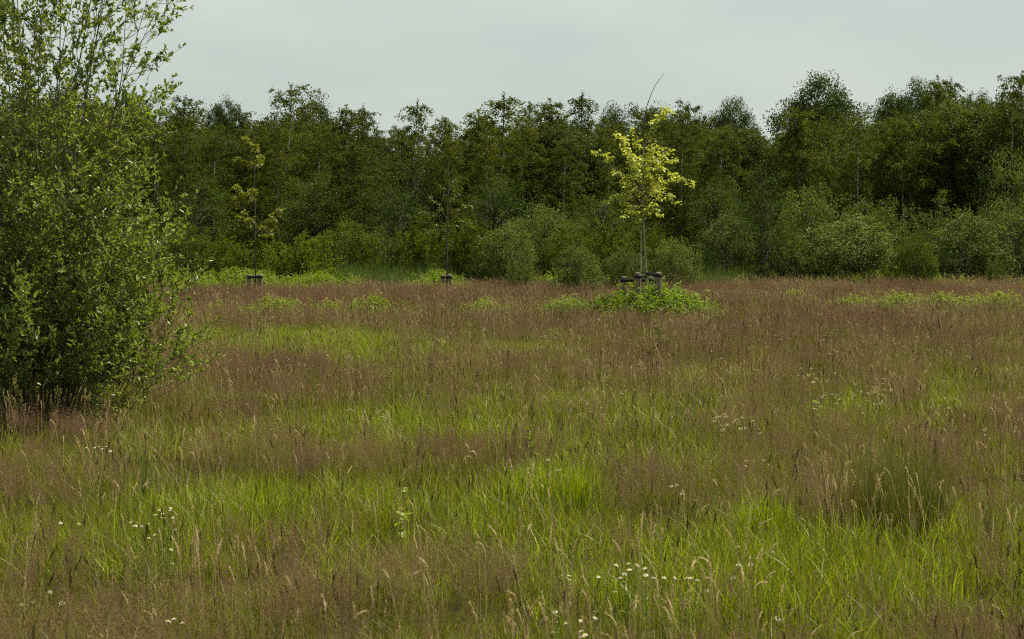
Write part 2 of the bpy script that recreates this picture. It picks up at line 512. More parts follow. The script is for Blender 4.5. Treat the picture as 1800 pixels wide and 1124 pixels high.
def spike(mb, rng, base, h, az, ln, hl, hw, droop=0.0, ms=1, mh=0, n=5):
    """a stem with a dense seed head"""
    d = np.array([math.cos(az), math.sin(az), 0])
    b = np.array(base, float)
    pts = [b + d * ln * h * t * t + np.array([0, 0, h * t]) for t in (0, .5, 1)]
    mb.tube(pts, [.0011, .0009, .0007], 3, ms)
    p = pts[-1]; ang = math.atan2(1, 2 * ln + 1e-6)
    P = [p]
    for k in range(5):
        ang -= droop / 5
        p = p + (d * math.cos(ang) + np.array([0, 0, math.sin(ang)])) * hl / 5
        P.append(p)
    jit = rng.uniform(.8, 1.2, 6)
    mb.tube(P, np.array([.2, .5, .6, .55, .35, .08]) * hw * jit, 3, mh)
    P = np.array(P)
    m = 8 * n
    u = rng.uniform(0, 1, m)
    kk = np.linspace(0, 1, 6)
    Q = np.stack([np.interp(u, kk, P[:, i]) for i in range(3)], 1)
    ax = P[-1] - P[0]; ax = ax / (np.linalg.norm(ax) + 1e-9)
    w_ = np.interp(u, [0, .2, .6, 1], [.5, 1.2, 1.1, .4])[:, None] * hw
    o_ = rvec(rng, m)
    mb.leaves(Q + o_ * w_ * .5, ax + o_ * .7, rvec(rng, m), rng.uniform(.006, .011, m), .0022, .1, mh)


def straw_tuft(seed, n, dark=False):
    rng = np.random.default_rng(seed); mb = MB()
    for k in range(n):
        a_ = rng.uniform(0, 6.28); r_ = .16 * math.sqrt(rng.uniform())
        big = rng.uniform()
        if dark:
            spike(mb, rng, (r_ * math.cos(a_), r_ * math.sin(a_), .02), rng.uniform(.28, .44), rng.uniform(0, 6.28), rng.uniform(0, .2), rng.uniform(.03, .06), rng.uniform(.0022, .0042), 0.1, 0, 0, 4)
        else:
            spike(mb, rng, (r_ * math.cos(a_), r_ * math.sin(a_), .02), rng.uniform(.30, .46), rng.uniform(0, 6.28), rng.uniform(.02, .25),
                  rng.uniform(.035, .075), rng.uniform(.0024, .0042), 1.3 * big ** 4, 0, 0, 3)
    return mb.mesh('seed_head_tuft', [M['darkstem'] if dark else M['straw']])


def clover_tuft(seed, n=4):
    rng = np.random.default_rng(seed); mb = MB()
    for k in range(n):
        a_ = rng.uniform(0, 6.28); r_ = .16 * math.sqrt(rng.uniform())
        h = rng.uniform(.27, .37)
        b = np.array([r_ * math.cos(a_), r_ * math.sin(a_), 0]); t = b + np.array([rng.normal() * .04, rng.normal() * .04, h])
        mb.tube([b, t], [.001, .0008], 3, 1)
        rr = rng.uniform(.004, .007)
        P = t + rvec(rng, 26) * rr * np.array([1.1, 1.1, .7])
        mb.leaves(P, rvec(rng, 26) * .6 + (P - t) / rr, rvec(rng, 26), rr * .9, rr * .6, 0.2, 0)
    return mb.mesh('clover_tuft', [M['clover'], M['bentstem']])


def weed_tuft(seed, h0, mat, n=4, leafl=.085, leafw=.026, rad=.14):
    """leafy herb stems"""
    rng = np.random.default_rng(seed); mb = MB()
    for k in range(n):
        a_ = rng.uniform(0, 6.28); r_ = rad * math.sqrt(rng.uniform())
        h = h0 * rng.uniform(.6, 1.15)
        b = np.array([r_ * math.cos(a_), r_ * math.sin(a_), 0]); lean = rng.normal(size=2) * .1
        t = b + np.array([lean[0] * h, lean[1] * h, h])
        mb.tube([b, (b + t) / 2, t], [.004, .003, .0015], 3, 0)
        nl = int(14 + h * 16)
        ts = rng.uniform(.2, 1.0, nl)
        P = b + (t - b) * ts[:, None]
        az = rng.uniform(0, 6.28, nl)
        D = np.stack([np.cos(az), np.sin(az), rng.uniform(-.35, .75, nl)], 1)
        D /= np.linalg.norm(D, axis=1)[:, None]
        NN = np.array([0, 0, 1.]) + rng.normal(size=(nl, 3)) * .3
        sc_ = (1.15 - .6 * ts) * rng.uniform(.7, 1.2, nl)
        mb.leaves(P, D, NN, leafl * sc_, leafw * sc_, .3, 0, six=True)
    return mb.mesh('herb_tuft', [mat])


def place_stuff(name, srcs, X, Y, rng, scl, label, cat, tilt=.1, z=None):
    n = len(X)
    rot = np.stack([rng.normal(size=n) * tilt, rng.normal(size=n) * tilt, rng.uniform(0, 6.28, n)], 1)
    zz = np.full(n, -.03) if z is None else z
    if np.ndim(scl) == 1:
        scl = np.repeat(scl[:, None], 3, 1)
    return scatter(name, srcs, np.stack([X, Y, zz], 1), rot, scl, rng.integers(0, len(srcs), n), label, cat)


YMAX = 52.0
# under the big shrub and in the weed patches the grass is thinner: kept simple, the plants simply overtop it
# 1 fine green grass everywhere, taller and denser where green
X, Y, rng = sow(12, 4.0, YMAX, 11)
G = greenness(X, Y)
keep = rng.uniform(size=len(X)) < np.clip(.85 + .3 * G, .72, 1) * np.interp(Y, [12, 24], [1.0, .62])
X, Y, G = X[keep], Y[keep], G[keep]
srcs = [blade_tuft(100 + k, 165, .34, .09, .255, .0046, [M['blade'], M['bentstem']], (.5, .9, 1.1)[k % 3], .14, True) for k in range(9)]
h = np.clip(.88 + .14 * G, .66, 1.12) * rng.uniform(.8, 1.12, len(X))
place_stuff('meadow_grass', srcs, X, Y, rng, np.stack([np.ones_like(h), np.ones_like(h), h], 1),
            'fine green grass growing all over the meadow', 'grass', .05)
# 2 broad bright grass in the green patches
X, Y, rng = sow(22, 4.0, YMAX, 12)
G = greenness(X, Y)
keep = rng.uniform(size=len(X)) < np.clip((G - .18) * 1.0, 0, 1)
X, Y, G = X[keep], Y[keep], G[keep]
srcs = [blade_tuft(130 + k, 44, .18, .11, .27, .0070, [M['bright'], M['blade']], (.5, .9, 1.2)[k % 3], .22, True) for k in range(6)]
h = np.clip(.85 + .12 * G, .8, 1.15) * rng.uniform(.8, 1.15, len(X))
place_stuff('bright_grass', srcs, X, Y, rng, np.stack([np.ones_like(h), np.ones_like(h), h], 1),
            'broad bright green grass in patches between the brown grass', 'grass', .05)
# 3 brown bent grass: full, thinner and sparse tufts; three tones; coarser ones far off
X, Y, rng = sow(14.5, 4.0, YMAX, 13)
G = greenness(X, Y)
want = np.clip(.62 - .80 * G, .02, 1) * rng.uniform(.6, 1.4, len(X))
keep = want > .04
X, Y, G, want = X[keep], Y[keep], G[keep], want[keep]
full = np.where(want > .62, 0, np.where(want > .28, 1, 2))
srcs = [bent_tuft(160 + k, ('bent', 'bentred', 'benttan')[k % 3], k >= 9, (20, 10, 4)[(k // 3) % 3], .22) for k in range(18)]
h = np.clip(.96 - .06 * G, .8, 1.05) * rng.uniform(.85, 1.1, len(X)) * (.9 + .2 * vnoise(X * 1.1, Y * .8, 71))
tone = vnoise(X * .55, Y * .3, 61) * .75 + vnoise(X * 2.2, Y * 1.4, 62) * .25 + rng.normal(size=len(X)) * .07
idx = np.where(tone > .66, 1, np.where(tone < .40, 2, 0)) + full * 3 + np.where(Y > 17 + rng.normal(size=len(X)) * 2, 9, 0)
n = len(X)
scatter('brown_bent_grass', srcs, np.stack([X, Y, np.full(n, -.03)], 1), np.stack([rng.normal(size=n) * .04, rng.normal(size=n) * .04, rng.uniform(0, 6.28, n)], 1),
        np.repeat(h[:, None], 3, 1), idx, 'brown misty seed heads of bent grass covering the meadow', 'grass')
# 4 straw coloured seed heads
X, Y, rng = sow(6.0, 4.4, YMAX, 14)
keep = rng.uniform(size=len(X)) < .25 + .75 * vnoise(X * .8, Y * .4, 40) ** 2
X, Y = X[keep], Y[keep]
srcs = [straw_tuft(200 + k, 4) for k in range(8)]
place_stuff('straw_seed_heads', srcs, X, Y, rng, rng.uniform(.85, 1.12, len(X)), 'pale straw coloured seed heads scattered through the grass', 'grass')
# 5 dark seed stems
X, Y, rng = sow(2.6, 4.6, 40, 15)
srcs = [straw_tuft(220 + k, 4, True) for k in range(6)]
place_stuff('dark_seed_stems', srcs, X, Y, rng, rng.uniform(.85, 1.15, len(X)), 'dark brown seed stems scattered through the grass', 'grass')
# 6 clover heads, mostly on the right
X, Y, rng = sow(2.4, 5, 26, 16)
u = X / (Y * .257)
keep = rng.uniform(size=len(X)) < np.clip(.15 + .75 * (u + .15), .05, .9) * vnoise(X * 1.4, Y * .7, 51) ** 1.3
X, Y = X[keep], Y[keep]
srcs = [clover_tuft(240 + k) for k in range(4)]
place_stuff('clover_flowers', srcs, X, Y, rng, rng.uniform(.9, 1.15, len(X)), 'small cream clover heads dotted over the right of the meadow', 'flowers')


# 7 bright leafy weeds: round the stakes, and in strips further along
def weeds(name, spots, mats, hgt, seed, label, dens, leafl=.085, leafw=.026):
    rng = np.random.default_rng(seed)
    XX, YY, SS = [], [], []
    for px, py, hw, y0, y1, hs in spots:
        n = int(dens * (2 * hw * y0 / F) * (y1 - y0))
        a_ = rng.uniform(0, 6.28, n); r_ = np.minimum(np.abs(rng.normal(size=n)) * .62, 1.5)
        cx = (px - 900) / F * (y0 + y1) / 2
        XX.append(cx + np.cos(a_) * r_ * hw * y0 / F); YY.append((y0 + y1) / 2 + np.sin(a_) * r_ * (y1 - y0) / 2)
        SS.append(np.full(n, hs) * (1.12 - .3 * r_) * rng.uniform(.6, 1.25, n))
    srcs = [weed_tuft(seed + k, hgt, mats[k % len(mats)], 4, leafl, leafw) for k in range(5)]
    place_stuff(name, srcs, np.concatenate(XX), np.concatenate(YY), rng, np.concatenate(SS), label, 'weeds', .06)


weeds('leafy_weeds', [(1150, 530, 100, 32.2, 35.2, 1.05), (1190, 530, 55, 32.0, 34.0, 1.0), (1080, 530, 60, 32.4, 34.6, .85), (1000, 535, 75, 33, 36, .66)],
      [M['weed']], .50, 300, 'bright green leafy weeds around the stakes of the golden sapling', 60, .10, .032)
weeds('low_weeds', [(490, 535, 85, 34, 36.5, .9), (570, 532, 70, 35, 36.5, .75), (660, 530, 85, 35, 37, .88), (850, 530, 60, 35, 37.5, .75), (1500, 523, 90, 36, 38.5, .72), (1580, 520, 100, 36.5, 39, .85), (1660, 520, 100, 36.5, 39, .8),
                    (1760, 520, 90, 36.5, 39.5, .82), (1250, 525, 30, 35, 37, .7), (380, 525, 30, 35, 37, .75), (1400, 500, 60, 40, 43, .7)],
      [M['weedy'], M['weed'], M['weedy']], .42, 330, 'yellowish green weeds in strips across the far meadow', 34, .08, .026)
weeds('edge_weeds', [(420, 488, 130, 45.0, 49, 1.0), (560, 488, 90, 46, 49.5, .9), (770, 485, 70, 45.5, 49.5, .9), (1000, 480, 120, 48, 50.5, .9), (1550, 485, 250, 49.5, 51.5, .8), (250, 490, 130, 45, 49, 1.0)],
      [M['weed'], M['weedy'], M['weed']], .48, 360, 'green weeds along the foot of the wood', 30)
# 8 reeds
def reeds():
    rng = np.random.default_rng(400)
    XX, YY = [], []
    for px, hw, y0, y1, n in ((670, 100, 48.5, 52, 260), (600, 40, 48.5, 51, 60), (1265, 60, 48, 52, 120), (780, 60, 49.5, 52, 90)):
        XX.append((px - 900 + rng.normal(size=n) * hw * .62) / F * 50); YY.append(rng.uniform(y0, y1, n))
    srcs = [blade_tuft(410 + k, 18, .16, .55, 1.0, .016, [M['reed'], M['bentstem']], .35, .1) for k in range(4)]
    X, Y = np.concatenate(XX), np.concatenate(YY)
    place_stuff('reeds', srcs, X, Y, rng, rng.uniform(.5, .95, len(X)), 'grey green reeds standing at the foot of the wood', 'reeds')
reeds()


# ------------------------------------------------------------------ trees and bushes
def unit(v):
    return v / (np.linalg.norm(v) + 1e-9)


def birch_mesh(seed, H=7.0, W=2.7, nb=58, leaf=.070, mat='birch', spire=1.0, twin=False):
    """returns trunk, branches, crown meshes"""
    rng = np.random.default_rng(seed)
    tr, br, cr_ = MB(), MB(), MB()
    ks = np.linspace(0, 1, 11)
    wob = np.cumsum(rng.normal(size=(11, 2)) * .035 * H / 7, axis=0)
    T = np.stack([wob[:, 0], wob[:, 1], ks * H], 1); T[0, :2] = 0
    tr.tube(T, .055 * (1 - ks * .93) * H / 7 + .004, 7)
    if twin:
        T2 = T.copy(); T2[:, 0] += ks * .5 + .12; T2[:, 1] += .1 * ks; T2[:, 2] *= .86
        tr.tube(T2, .045 * (1 - ks * .93) * H / 7 + .004, 6)
    P, D = [], []
    for b in range(nb):
        t = .14 + .84 * max(0.0, (b + rng.uniform(-.4, .4)) / nb) ** .85
        t = min(max(t, .12), .985)
        o = np.array([np.interp(t, ks, T[:, i]) for i in range(3)])
        prof = min(1, (t - .02) / .22) * (1 - t) ** (.50 * spire) * 1.2
        Lb = W / 2 * prof * rng.uniform(.55, 1.25) + .12
        az = b * 2.39996 + rng.uniform(-.5, .5)
        dh = np.array([math.cos(az), math.sin(az), 0])
        up = rng.uniform(.5, 1.1) * (1.3 if t > .8 else 1)
        dr = rng.uniform(.5, 1.1)
        ss = np.linspace(0, 1, 5)
        pts = o + dh * (Lb * ss)[:, None] + np.array([0, 0, 1]) * (Lb * (up * ss - dr * .75 * ss ** 2))[:, None]
        br.tube(pts, .014 * (1 - .85 * ss) * (Lb / 1.2) ** .5, 3)
        nt_ = max(9, int(Lb / .058))
        for k in range(nt_):
            s = rng.uniform(.18, 1.05)
            q = np.array([np.interp(min(s, 1), ss, pts[:, i]) for i in range(3)])
            dd = unit(dh * .7 + rng.normal(size=3) * .75 + [0, 0, .1])
            tl = rng.uniform(.16, .46) * (.5 + .5 * prof)
            nl = int(rng.integers(9, 17))
            u_ = rng.uniform(.1, 1, nl)
            pp = q + dd * (tl * u_)[:, None] + np.array([0, 0, -1]) * (tl * .75 * u_ ** 1.6)[:, None] + rng.normal(size=(nl, 3)) * .035
            P.append(pp); D.append(rvec(rng, nl) * .7 + dd * .4 + [0, 0, -.55])
    # leafy tip
    tipn = 170
    zt = rng.uniform(.80, 1.015, tipn)
    P.append(np.stack([np.interp(zt, ks, T[:, 0]), np.interp(zt, ks, T[:, 1]), zt * H], 1) + rng.normal(size=(tipn, 3)) * (.03 + .5 * (1.02 - zt))[:, None] * np.array([.5, .5, .3]))
    D.append(rvec(rng, tipn))
    P, D = np.concatenate(P), np.concatenate(D)
    n = len(P)
    cr_.leaves(P, D, rvec(rng, n) + [0, 0, .4], leaf * rng.uniform(.7, 1.25, n), leaf * .72 * rng.uniform(.7, 1.2, n), .2)
    return tr.mesh('trunk', [M['birchbark' if (twin or seed in (11, 2)) else 'birchbark2']], True), br.mesh('branches', [M['bark']]), cr_.mesh('crown', [M[mat]])


def broad_mesh(seed, H=8.0, W=4.5, base=.25, nclump=250, leaf=.115, mat='oak', per=112, round_=1.0):
    """rounded crown of leaf clumps on spreading limbs"""
    rng = np.random.default_rng(seed)
    tr, br, cr_ = MB(), MB(), MB()
    ks = np.linspace(0, 1, 9)
    wob = np.cumsum(rng.normal(size=(9, 2)) * .06, axis=0)
    T = np.stack([wob[:, 0], wob[:, 1], ks * H * .86], 1); T[0, :2] = 0
    tr.tube(T, .10 * (1 - ks * .9) * H / 8 + .005, 7)
    lobes = [(rng.uniform(0, 6.28), rng.uniform(.3, .95), rng.uniform(.55, 1.25)) for _ in range(9)]
    P, D = [], []
    k = 0
    while k < nclump:
        v = rng.uniform(-1, 1, 3)
        r2 = np.linalg.norm(v)
        if r2 > 1 or r2 < .5 or (v[2] < -.2 and rng.uniform() < .5):
            continue
        az = math.atan2(v[1], v[0])
        f = 1 + .10 * math.sin(3 * az + seed) + .09 * math.sin(5 * v[2] * 2 + seed * 1.7 + 2 * az)
        c = np.array([v[0] * W / 2 * f, v[1] * W / 2 * f, H * (base + (1 - base) * (v[2] * f * .94 + 1) / 2)])
        if c[2] < .15: continue
        k += 1
        zt = max(.02 if H < 3 else .1, min(.84, (c[2] - rng.uniform(.4, 1.2)) / H))
        o = np.array([np.interp(zt / .86, ks, T[:, i]) for i in range(3)])
        mid = (o + c) / 2 + (rng.normal(size=3) * .12 + [0, 0, .12]) * (.3 if H < 3 else 1)
        if rng.uniform() < .6:
            br.tube([o, mid, c], np.array([.022, .014, .004]) * (.5 if H < 3 else 1), 3)
        rad = rng.uniform(.30, .58) * (W / 4.5) ** .5 * (.62 if H < 3 else 1)
        n = int(per * rng.uniform(.6, 1.4))
        q = rvec(rng, n) * (rng.uniform(size=n) ** .45)[:, None] * rad * np.array([1.15, 1.15, .75])
        P.append(c + q); D.append(q / rad + rvec(rng, n) * .7 + [0, 0, -.25])
    P, D = np.concatenate(P), np.concatenate(D)
    n = len(P)
    cr_.leaves(P, D, rvec(rng, n) * .8 + [0, 0, .7], leaf * rng.uniform(.7, 1.25, n), leaf * .6 * rng.uniform(.7, 1.2, n), .2)
    return tr.mesh('trunk', [M['bark']], True), br.mesh('branches', [M['bark']]), cr_.mesh('crown', [M[mat]])


def bush_mesh(seed, H=2.0, W=2.2, nst=46, leaf=.072, mat='bush', lw=.40, low=.12):
    """many stems fanning from the ground, leafy almost down to the foot"""
    rng = np.random.default_rng(seed)
    br, cr_ = MB(), MB()
    P, D = [], []
    for s in range(nst):
        az = s * 2.39996 + rng.uniform(-.4, .4)
        tl = math.sqrt((s + .5) / nst)          # 0 centre .. 1 rim
        dh = np.array([math.cos(az), math.sin(az), 0])
        reach = W / 2 * tl * rng.uniform(.7, 1.15)
        hh = H * math.sqrt(max(.12, 1 - (tl * .93) ** 2)) * rng.uniform(.72, 1.06)
        ss = np.linspace(0, 1, 6)
        o = dh * .16 * W * tl * rng.uniform(.3, 1)
        pts = o + dh * (reach * ss ** .9)[:, None] * .92 + np.array([0, 0, 1]) * (hh * (ss * 1.1 - .1 * ss ** 2))[:, None] + np.concatenate([[[0, 0, 0]], np.cumsum(rng.normal(size=(5, 3)) * .03, axis=0)])
        br.tube(pts, .011 * (1 - .85 * ss), 3)
        nt_ = int(17 * (hh + reach) / 2.2) + 3
        for k in range(nt_):
            u0 = low + (1 - low) * rng.uniform() ** .55
            q = np.array([np.interp(u0, ss, pts[:, i]) for i in range(3)])
            dd = unit(dh * .5 + rng.normal(size=3) * .8 + [0, 0, .25])
            tw = rng.uniform(.12, .34) * H / 2
            nl = int(rng.integers(9, 17))
            uu = rng.uniform(.05, 1, nl)
            P.append(q + dd * (tw * uu)[:, None] + rng.normal(size=(nl, 3)) * .022)
            D.append(dd * .8 + rvec(rng, nl) * .8 + [0, 0, .1])
    P, D = np.concatenate(P), np.concatenate(D)
    n = len(P)
    cr_.leaves(P, D, rvec(rng, n) * .8 + [0, 0, .6], leaf * rng.uniform(.7, 1.3, n), leaf * lw * rng.uniform(.8, 1.2, n), .2)
    return None, br.mesh('stems', [M['bark']]), cr_.mesh('crown', [M[mat]])


def dome_mesh(seed, W, mat, leaf=.066):
    """a rounded lumpy bush; its short trunk is lost among the stems"""
    tr, br, cr_ = broad_mesh(seed, H=2.0, W=W, base=-.12, nclump=150, leaf=leaf, mat=mat, per=62)
    return None, br, cr_


KIND = {
    'birch': ([birch_mesh(1), birch_mesh(2, W=3.0, nb=64), birch_mesh(3, W=2.4, spire=1.1), birch_mesh(4, W=2.8, twin=True)], 7.0, (2.7, 3.0, 2.4, 2.8)),
    'spire': ([birch_mesh(11, W=1.9, nb=60, spire=1.3), birch_mesh(12, W=2.1, nb=56, spire=1.1)], 7.0, (1.9, 2.1)),
    'oak': ([broad_mesh(21), broad_mesh(22, W=5.0, nclump=270), broad_mesh(23, W=4.0, base=.2)], 8.0, (4.5, 5.0, 4.0)),
    'alder': ([broad_mesh(31, H=6, W=3.0, base=.10, nclump=170, leaf=.07, mat='alder', per=58), broad_mesh(32, H=6, W=2.6, base=.08, nclump=160, leaf=.07, mat='alder', per=58)], 6.0, (3.0, 2.6)),
    'willow': ([bush_mesh(41), dome_mesh(42, 2.6, 'bush'), dome_mesh(43, 2.0, 'bush')], 2.0, (2.2, 2.6, 2.0)),
    'hazel': ([bush_mesh(51, mat='bushy', leaf=.068, lw=.6), bush_mesh(52, mat='bushy', leaf=.068, lw=.6, W=2.5), dome_mesh(53, 2.2, 'bushy')], 2.0, (2.2, 2.5, 2.2)),
}
rt = random.Random(77)
NAME = {'birch': 'birch_tree', 'spire': 'birch_tree', 'oak': 'oak_tree', 'alder': 'alder_tree', 'willow': 'willow_bush', 'hazel': 'hazel_bush'}


def plant(kind, var, px, top, d, wpx, label, group=None, lean=0.0):
    """stand a tree where the photograph shows it: px across, its top at row `top`, d metres off, wpx wide"""
    variants, H0, W0 = KIND[kind]
    var %= len(variants)
    p = at(px, 480, d)
    hgt = at(px, top, d).z
    sz = hgt / H0
    sx = (wpx * d / F) / W0[var] * (1.3 if kind == 'spire' else 1.12 if kind == 'birch' else 1.0)
    t = thing(NAME[kind], label, 'bush' if kind in ('willow', 'hazel') else 'tree', (p.x, d, -.04), group, rt.uniform(0, 6.28), (sx, sx, sz))
    t.rotation_euler.y = lean
    tr, br, cr_ = variants[var]
    if tr: obj('trunk', tr, t)
    tag(obj('branches' if tr else 'stems', br, t), kind='stuff')
    tag(obj('crown', cr_, t), kind='stuff')
    return t


# ---- skyline and front of the wood, left to right  (kind, variant, px, top row, metres, width px, label)
TREES = [
    ('birch', 0, 30, 160, 62, 150, 'dark birch behind the left edge of the big foreground shrub'),
    ('oak', 1, 120, 150, 70, 200, 'broad dark tree showing through the top of the big foreground shrub'),
    ('birch', 1, 215, 165, 62, 150, 'birch behind the right half of the big foreground shrub'),
    ('birch', 2, 330, 168, 60, 120, 'birch with loose feathery top just right of the big foreground shrub'),
    ('oak', 2, 392, 172, 78, 70, 'dark bluish tree with a knobbly top, between two birches on the left skyline'),
    ('spire', 1, 425, 186, 64, 70, 'slim birch with thin top left of the tallest left-hand birch'),
    ('birch', 3, 498, 148, 60, 150, 'tall pointed birch with twin pale trunks, highest top on the left skyline'),
    ('oak', 0, 557, 174, 76, 110, 'dark round-topped tree right behind the tallest left-hand birch'),
    ('spire', 0, 602, 184, 62, 80, 'narrow birch, first of a close pair right of the dark round-topped tree'),
    ('spire', 1, 636, 186, 63, 80, 'narrow birch, second of a close pair right of the dark round-topped tree'),
    ('birch', 0, 672, 212, 60, 110, 'low birch under the dip in the skyline left of the leaning bare-topped birch'),
    ('spire', 1, 712, 176, 62, 80, 'birch with a ragged leaning top standing out above the dip in the skyline'),
    ('birch', 2, 757, 204, 60, 110, 'birch right of the ragged leaning birch top'),
    ('spire', 0, 806, 192, 61, 100, 'birch midway between the ragged leaning top and the steep central spire'),
    ('birch', 1, 838, 206, 66, 110, 'birch with a low blurred top just left of the steep central spire'),
    ('spire', 1, 877, 164, 60, 110, 'steep spire-topped birch at the middle of the skyline'),
    ('birch', 0, 930, 180, 62, 110, 'birch with pale soft top between the two dark pointed birches at the centre'),
    ('spire', 0, 966, 174, 60, 100, 'dark pointed birch second right of the steep central spire'),
    ('spire', 1, 1030, 163, 61, 95, 'narrow pointed birch left of the golden sapling, above the V gap in the skyline'),
    ('oak', 0, 1082, 186, 74, 110, 'round leafy treetop directly left of the golden sapling stem'),
    ('birch', 2, 1135, 195, 62, 120, 'birch right behind the crown of the golden sapling'),
    ('oak', 2, 1165, 184, 76, 110, 'loose round treetop just right of the bare leader of the golden sapling'),
    ('birch', 1, 1218, 180, 61, 130, 'birch with pale thin trunk right of the golden sapling'),
    ('oak', 1, 1288, 170, 72, 110, 'round-topped tree left of the deep notch in the skyline'),
    ('birch', 3, 1300, 225, 58, 130, 'lower birch below the round-topped tree left of the skyline notch'),
    ('oak', 0, 1436, 135, 76, 165, 'large oak with broad clumpy crown, biggest treetop on the right skyline'),
    ('birch', 3, 1410, 190, 58, 140, 'birch with forked white trunk in front of the large oak'),
    ('alder', 0, 1520, 215, 58, 120, 'bright green alder right below the large oak'),
    ('oak', 2, 1567, 158, 78, 90, 'dark domed tree first right of the large oak'),
    ('oak', 1, 1612, 138, 80, 110, 'tall dark domed tree second right of the large oak'),
    ('birch', 3, 1592, 205, 57, 120, 'birch with short bright white trunk among the right-hand trees'),
    ('spire', 0, 1643, 134, 62, 80, 'thin birch with long white trunk and bare spiky top on the right'),
    ('spire', 1, 1668, 138, 64, 80, 'thin spiky birch right beside the long white trunk'),
    ('birch', 0, 1700, 168, 60, 120, 'birch in the dip left of the rightmost treetop'),
    ('oak', 0, 1722, 166, 80, 80, 'dark round treetop peeping over the dip near the right edge'),
    ('birch', 1, 1792, 128, 58, 150, 'tall tree cut by the right edge, rising above its neighbours'),
    # a middle row, below the skyline
    ('alder', 1, 350, 300, 55, 130, 'dark alder between the big foreground shrub and the left olive sapling'),
    ('alder', 0, 560, 290, 56, 150, 'dark alder behind and right of the left olive sapling'),
    ('birch', 2, 620, 250, 57, 130, 'mid-height birch under the close pair of narrow birches'),
    ('alder', 1, 700, 320, 55, 130, 'round dark alder left of the sparse green sapling'),
    ('alder', 0, 880, 300, 55, 150, 'dark leafy alder under the steep central spire'),
    ('birch', 1, 985, 240, 57, 130, 'mid-height birch under the V gap in the skyline'),
    ('alder', 1, 1060, 330, 54, 130, 'dark alder low behind the left half of the golden sapling'),
    ('alder', 1, 1345, 285, 51, 95, 'slender alder with thin dark trunk standing before the right-hand bushes'),
    ('alder', 0, 1265, 300, 55, 130, 'leafy alder between the golden sapling and the slender dark alder'),
    ('willow', 1, 1780, 240, 56, 150, 'tall grey-green willow at the right edge above the bushes'),
]
for t_ in TREES:
    plant(*t_[:6], t_[6], 'trees at the front of the wood', lean=.10 if 'leaning' in t_[6] else 0.0)

BUSHES = [
    ('hazel', 0, 60, 380, 52, 170, 'green bush seen low through the big foreground shrub, left part'),
    ('hazel', 1, 200, 390, 52, 170, 'green bush seen low through the big foreground shrub, right part'),
    ('hazel', 2, 325, 392, 50.5, 130, 'green bush right against the edge of the big foreground shrub'),
    ('hazel', 0, 405, 412, 49.5, 115, 'low green bush directly left of the left olive sapling'),
    ('hazel', 1, 520, 405, 49.5, 150, 'wide yellowish green bush right of the left olive sapling'),
    ('hazel', 2, 610, 385, 51.5, 130, 'dark green bush behind the left end of the reeds'),
    ('willow', 0, 655, 395, 52.5, 120, 'dark bush behind the middle of the reeds'),
    ('hazel', 0, 745, 380, 51.5, 120, 'green bush left behind the sparse green sapling'),
    ('hazel', 1, 835, 375, 51.0, 130, 'leafy bush right behind the sparse green sapling'),
    ('willow', 2, 890, 395, 50.0, 110, 'grey-green bush behind the small loose bush near the middle'),
    ('willow', 0, 915, 440, 46.5, 62, 'small loose bush standing in the grass near the middle'),
    ('willow', 1, 955, 350, 53, 150, 'large dull green bush in the middle of the wood edge'),
    ('hazel', 2, 1000, 390, 50.5, 100, 'green bush just behind the round grey-green bush'),
    ('willow', 2, 1017, 430, 44.5, 88, 'round grey-green bush in the grass left of the stakes'),
    ('willow', 0, 1096, 424, 46.5, 90, 'upright bush right behind the stakes of the golden sapling'),
    ('hazel', 0, 1065, 385, 51, 120, 'green bush between and behind the two bushes left of the stakes'),
    ('hazel', 1, 1140, 390, 52, 120, 'yellowish bush behind the stems of the golden sapling'),
    ('willow', 1, 1188, 410, 47.5, 100, 'dark rounded bush right of the golden sapling'),
    ('willow', 2, 1285, 375, 52, 120, 'dull bush behind the short reeds right of the golden sapling'),
    ('willow', 1, 1425, 318, 54.5, 150, 'high pale willow dome right of the slender dark alder'),
    ('willow', 0, 1390, 385, 51.5, 120, 'willow bush at the foot of the slender dark alder'),
    ('willow', 2, 1495, 380, 51.5, 170, 'broad willow bush at the front, lower right of the high pale dome'),
    ('willow', 1, 1540, 338, 55, 140, 'willow dome second right of the slender dark alder'),
    ('hazel', 2, 1610, 408, 50.3, 85, 'rounded light green bush at the meadow edge on the right'),
    ('willow', 0, 1645, 345, 54.5, 150, 'pale willow behind the rounded light green bush'),
    ('willow', 2, 1705, 375, 52.5, 150, 'wide willow bush behind the tiny bush near the right edge'),
    ('willow', 0, 1750, 443, 50.2, 38, 'tiny upright bush at the meadow edge near the right side'),
    ('willow', 1, 1785, 335, 53.5, 150, 'willow bush at the right edge of the picture'),
]
for b_ in BUSHES:
    plant(*b_[:6], b_[6], 'bushes along the edge of the wood')


